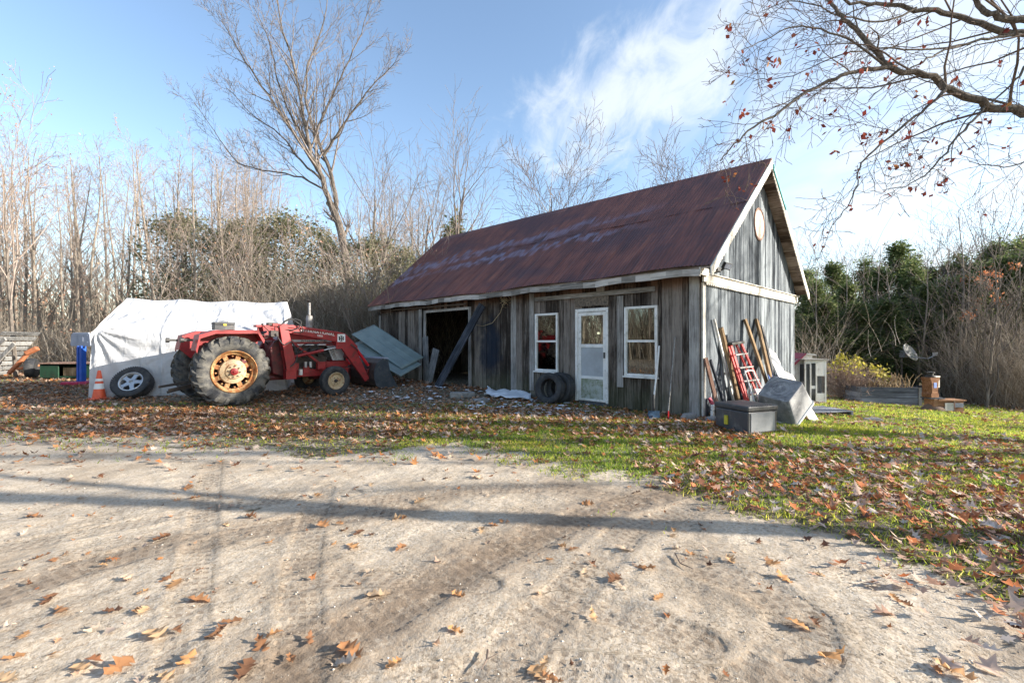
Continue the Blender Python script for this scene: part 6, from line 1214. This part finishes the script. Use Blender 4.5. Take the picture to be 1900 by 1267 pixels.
x = r_.uniform(-7, 2.8, 1500); y = r_.uniform(1.7, 5.8, 1500); k = r_.random(1500) < np.clip(.35 + .5 * sn(x, y, 1.6, 12), .08, 1); leaf_stuff('scattered_small_leaves', x[k], y[k], r_.uniform(.012, .07, k.sum()) ** 1.0, M['litter'], 'leaf crumbs scattered on the gravel', r_.uniform(0, .005, k.sum()), 8)
# single big leaves on the gravel
protos = []
for v in range(6):
    V3 = []
    for (a, b) in LV:
        a2 = a - .5; bend = random.Random(v); c1 = (.5, -.25, .9, .3, -.4, .7)[v]; c2 = (1.0, .7, -.3, 1.4, .9, .4)[v]; V3.append((a2, b * (.8, 1, .7, .9, .75, 1)[v] * (.9 + .2 * math.sin(a * 9 + v)), c1 * a2 * a2 * .6 + c2 * b * b + .06 * math.sin(a * 14 + b * 9 + v)))
    V3 = np.array(V3); V3[:, 2] -= V3[:, 2].min(); me_o = npmesh('fallen_leaf', V3, LF, M['litter_tan'], smooth=False); stem = None; protos.append(me_o)
lp = [(75, 1035), (30, 1060), (55, 1085), (100, 1040), (15, 1165), (45, 1180), (90, 1115), (60, 960), (130, 890), (150, 925), (190, 1050), (210, 1135), (265, 1100), (235, 1075), (170, 1170), (180, 1220), (100, 1215), (25, 1222), (150, 1240), (310, 1258), (345, 1230), (410, 1170), (395, 1185), (430, 1155), (300, 1000), (325, 1085), (310, 1075), (255, 1135), (510, 1180), (485, 1200), (540, 1225), (455, 1245), (500, 1008), (465, 960), (420, 975), (350, 905), (360, 925), (265, 1135), (575, 1190), (600, 975), (630, 972), (640, 985), (665, 990), (655, 1015), (620, 1010), (685, 1065), (745, 1018), (590, 920), (640, 1232), (650, 1210), (550, 870), (750, 962), (740, 965), (830, 888), (850, 1105), (885, 887), (905, 920), (915, 975), (895, 985), (930, 968), (1010, 1232), (1000, 1250), (1025, 1262), (1045, 1015), (1065, 1020), (1020, 1040), (1085, 1065), (1090, 935), (1100, 1145), (1140, 1075), (1155, 1088), (1200, 1055), (1222, 1110), (1255, 1018), (1280, 1028), (1355, 1040), (1250, 995), (1160, 1020), (845, 1172), (700, 1105), (1545, 1225), (1510, 1157), (1480, 1160), (1740, 1245), (1770, 1250), (1680, 1122), (1455, 1075), (1520, 1068), (1610, 1060), (1430, 1045), (1660, 1110), (290, 1180), (115, 1135), (370, 1115), (330, 1170), (220, 1240), (10, 1260), (730, 1235), (840, 850), (780, 930), (690, 900), (1210, 905), (1180, 915), (1300, 945), (1345, 905), (1250, 985)]
rl = random.Random(12)
for i, (px, py) in enumerate(lp):
    o = protos[i % 6] if i < 6 else protos[i % 6].copy()
    if i >= 6: COL.objects.link(o)
    g = G(px, py); s = rl.uniform(.065, .15); o.location = g + Vector((0, 0, .006)); o.rotation_euler = (rl.gauss(0, .12), rl.gauss(0, .12), rl.uniform(0, 6.28)); o.scale = (s, s * rl.uniform(.7, 1.1), s * rl.uniform(.35, 1.1))
    tag(o, 'curled dry tan oak leaf lying on the bare gravel', 'leaf', 'dry oak leaves lying singly on the gravel')
def pebbles():
    r_ = np.random.default_rng(44); n = 15000; y = 1.5 + 5.0 * r_.random(n) ** 1.5; x = (r_.uniform(-150, 2050, n) - 950) / F * y; k = (grassness(x, y) < .4) & (r_.random(n) < np.clip(.35 + .55 * sn(x, y, 1.9, 3), .06, 1)); x, y = x[k], y[k]; n = len(x)
    s_ = .0022 + .006 * r_.random(n) ** 4; z = terrain(x, y); O = np.array([(1, 0, 0), (0, 1, 0), (-1, 0, 0), (0, -1, 0), (0, 0, .7), (0, 0, -.7)])[None] * s_[:, None, None] * r_.uniform(.6, 1.3, (n, 6, 1)); az = r_.uniform(0, 6.28, n)[:, None]
    X = x[:, None] + O[..., 0] * np.cos(az) - O[..., 1] * np.sin(az); Y = y[:, None] + O[..., 0] * np.sin(az) + O[..., 1] * np.cos(az); Z = z[:, None] + O[..., 2] + s_[:, None] * .4; V = np.stack([X, Y, Z], -1).reshape(-1, 3)
    Q = np.array([(0, 1, 4), (1, 2, 4), (2, 3, 4), (3, 0, 4), (1, 0, 5), (2, 1, 5), (3, 2, 5), (0, 3, 5)]); Fq = (Q[None] + (np.arange(n) * 6)[:, None, None]).reshape(-1, 3)
    q = N('loose_stones'); q.set(col=q.ramp(q.isl(), [(0, (.12, .09, .07)), (.4, (.3, .25, .2)), (.8, (.48, .43, .37)), (1, (.6, .57, .53))]), rough=.9); tag(npmesh('pebbles', V, Fq, q.m), 'loose grit and pebbles on the driveway', 'gravel', kind='stuff')
pebbles()
# twigs on the gravel
for i, (pts, lab) in enumerate((([(905, 1210), (903, 1228), (893, 1247)], 'small dark forked twig on the gravel at the bottom centre'), ([(1253, 1030), (1262, 1048), (1285, 1058)], 'thin crooked twig on the gravel right of centre'))):
    pp = [G(*p) for p in pts]; b = pp[0].copy(); o = MB().tube([p - b + Vector((0, 0, .012)) for p in pp], [.005, .004, .002], 6).tube([pp[1] - b + Vector((0, 0, .012)), pp[1] - b + Vector((.05, .03, .02))], [.003, .001], 5).build('fallen_twig', M['twig_brown'], None); o.location = b; tag(o, lab, 'twig')
# snow bits in the shade
def snow():
    r_ = np.random.default_rng(31); V = []; Fq = []
    zones = [(760, 740, 40, 8, 60), (830, 722, 40, 6, 50), (930, 752, 60, 7, 90), (1030, 760, 60, 8, 110), (1090, 768, 50, 7, 80), (735, 703, 14, 5, 40), (880, 757, 50, 6, 60), (1000, 748, 30, 5, 40), (720, 735, 40, 8, 30)]
    for cx, cy, sx, sy, n in zones:
        for _ in range(int(n * .55)):
            px = r_.normal(cx, sx); py = r_.normal(cy, sy); g_ = G(px, max(py, 700)); s = .012 + .06 * r_.random() ** 2.5; k = 7; i = len(V); V.append((g_.x, g_.y, g_.z + .035 + s * .2))
            if inbarn(np.float64(g_.x), np.float64(g_.y)): V.pop(); continue
            for j in range(k): a = 6.283 * j / k; q_ = s * r_.uniform(.6, 1.3); V.append((g_.x + q_ * 1.5 * math.cos(a), g_.y + q_ * math.sin(a), g_.z + .022 + r_.uniform(0, .015)))
            Fq += [(i, i + 1 + j, i + 1 + (j + 1) % k) for j in range(k)]
    tag(npmesh('snow_patches', V, Fq, M['snow'], smooth=True), 'thin flecks of snow on the shaded leaves before the barn', 'snow', kind='stuff')
snow()
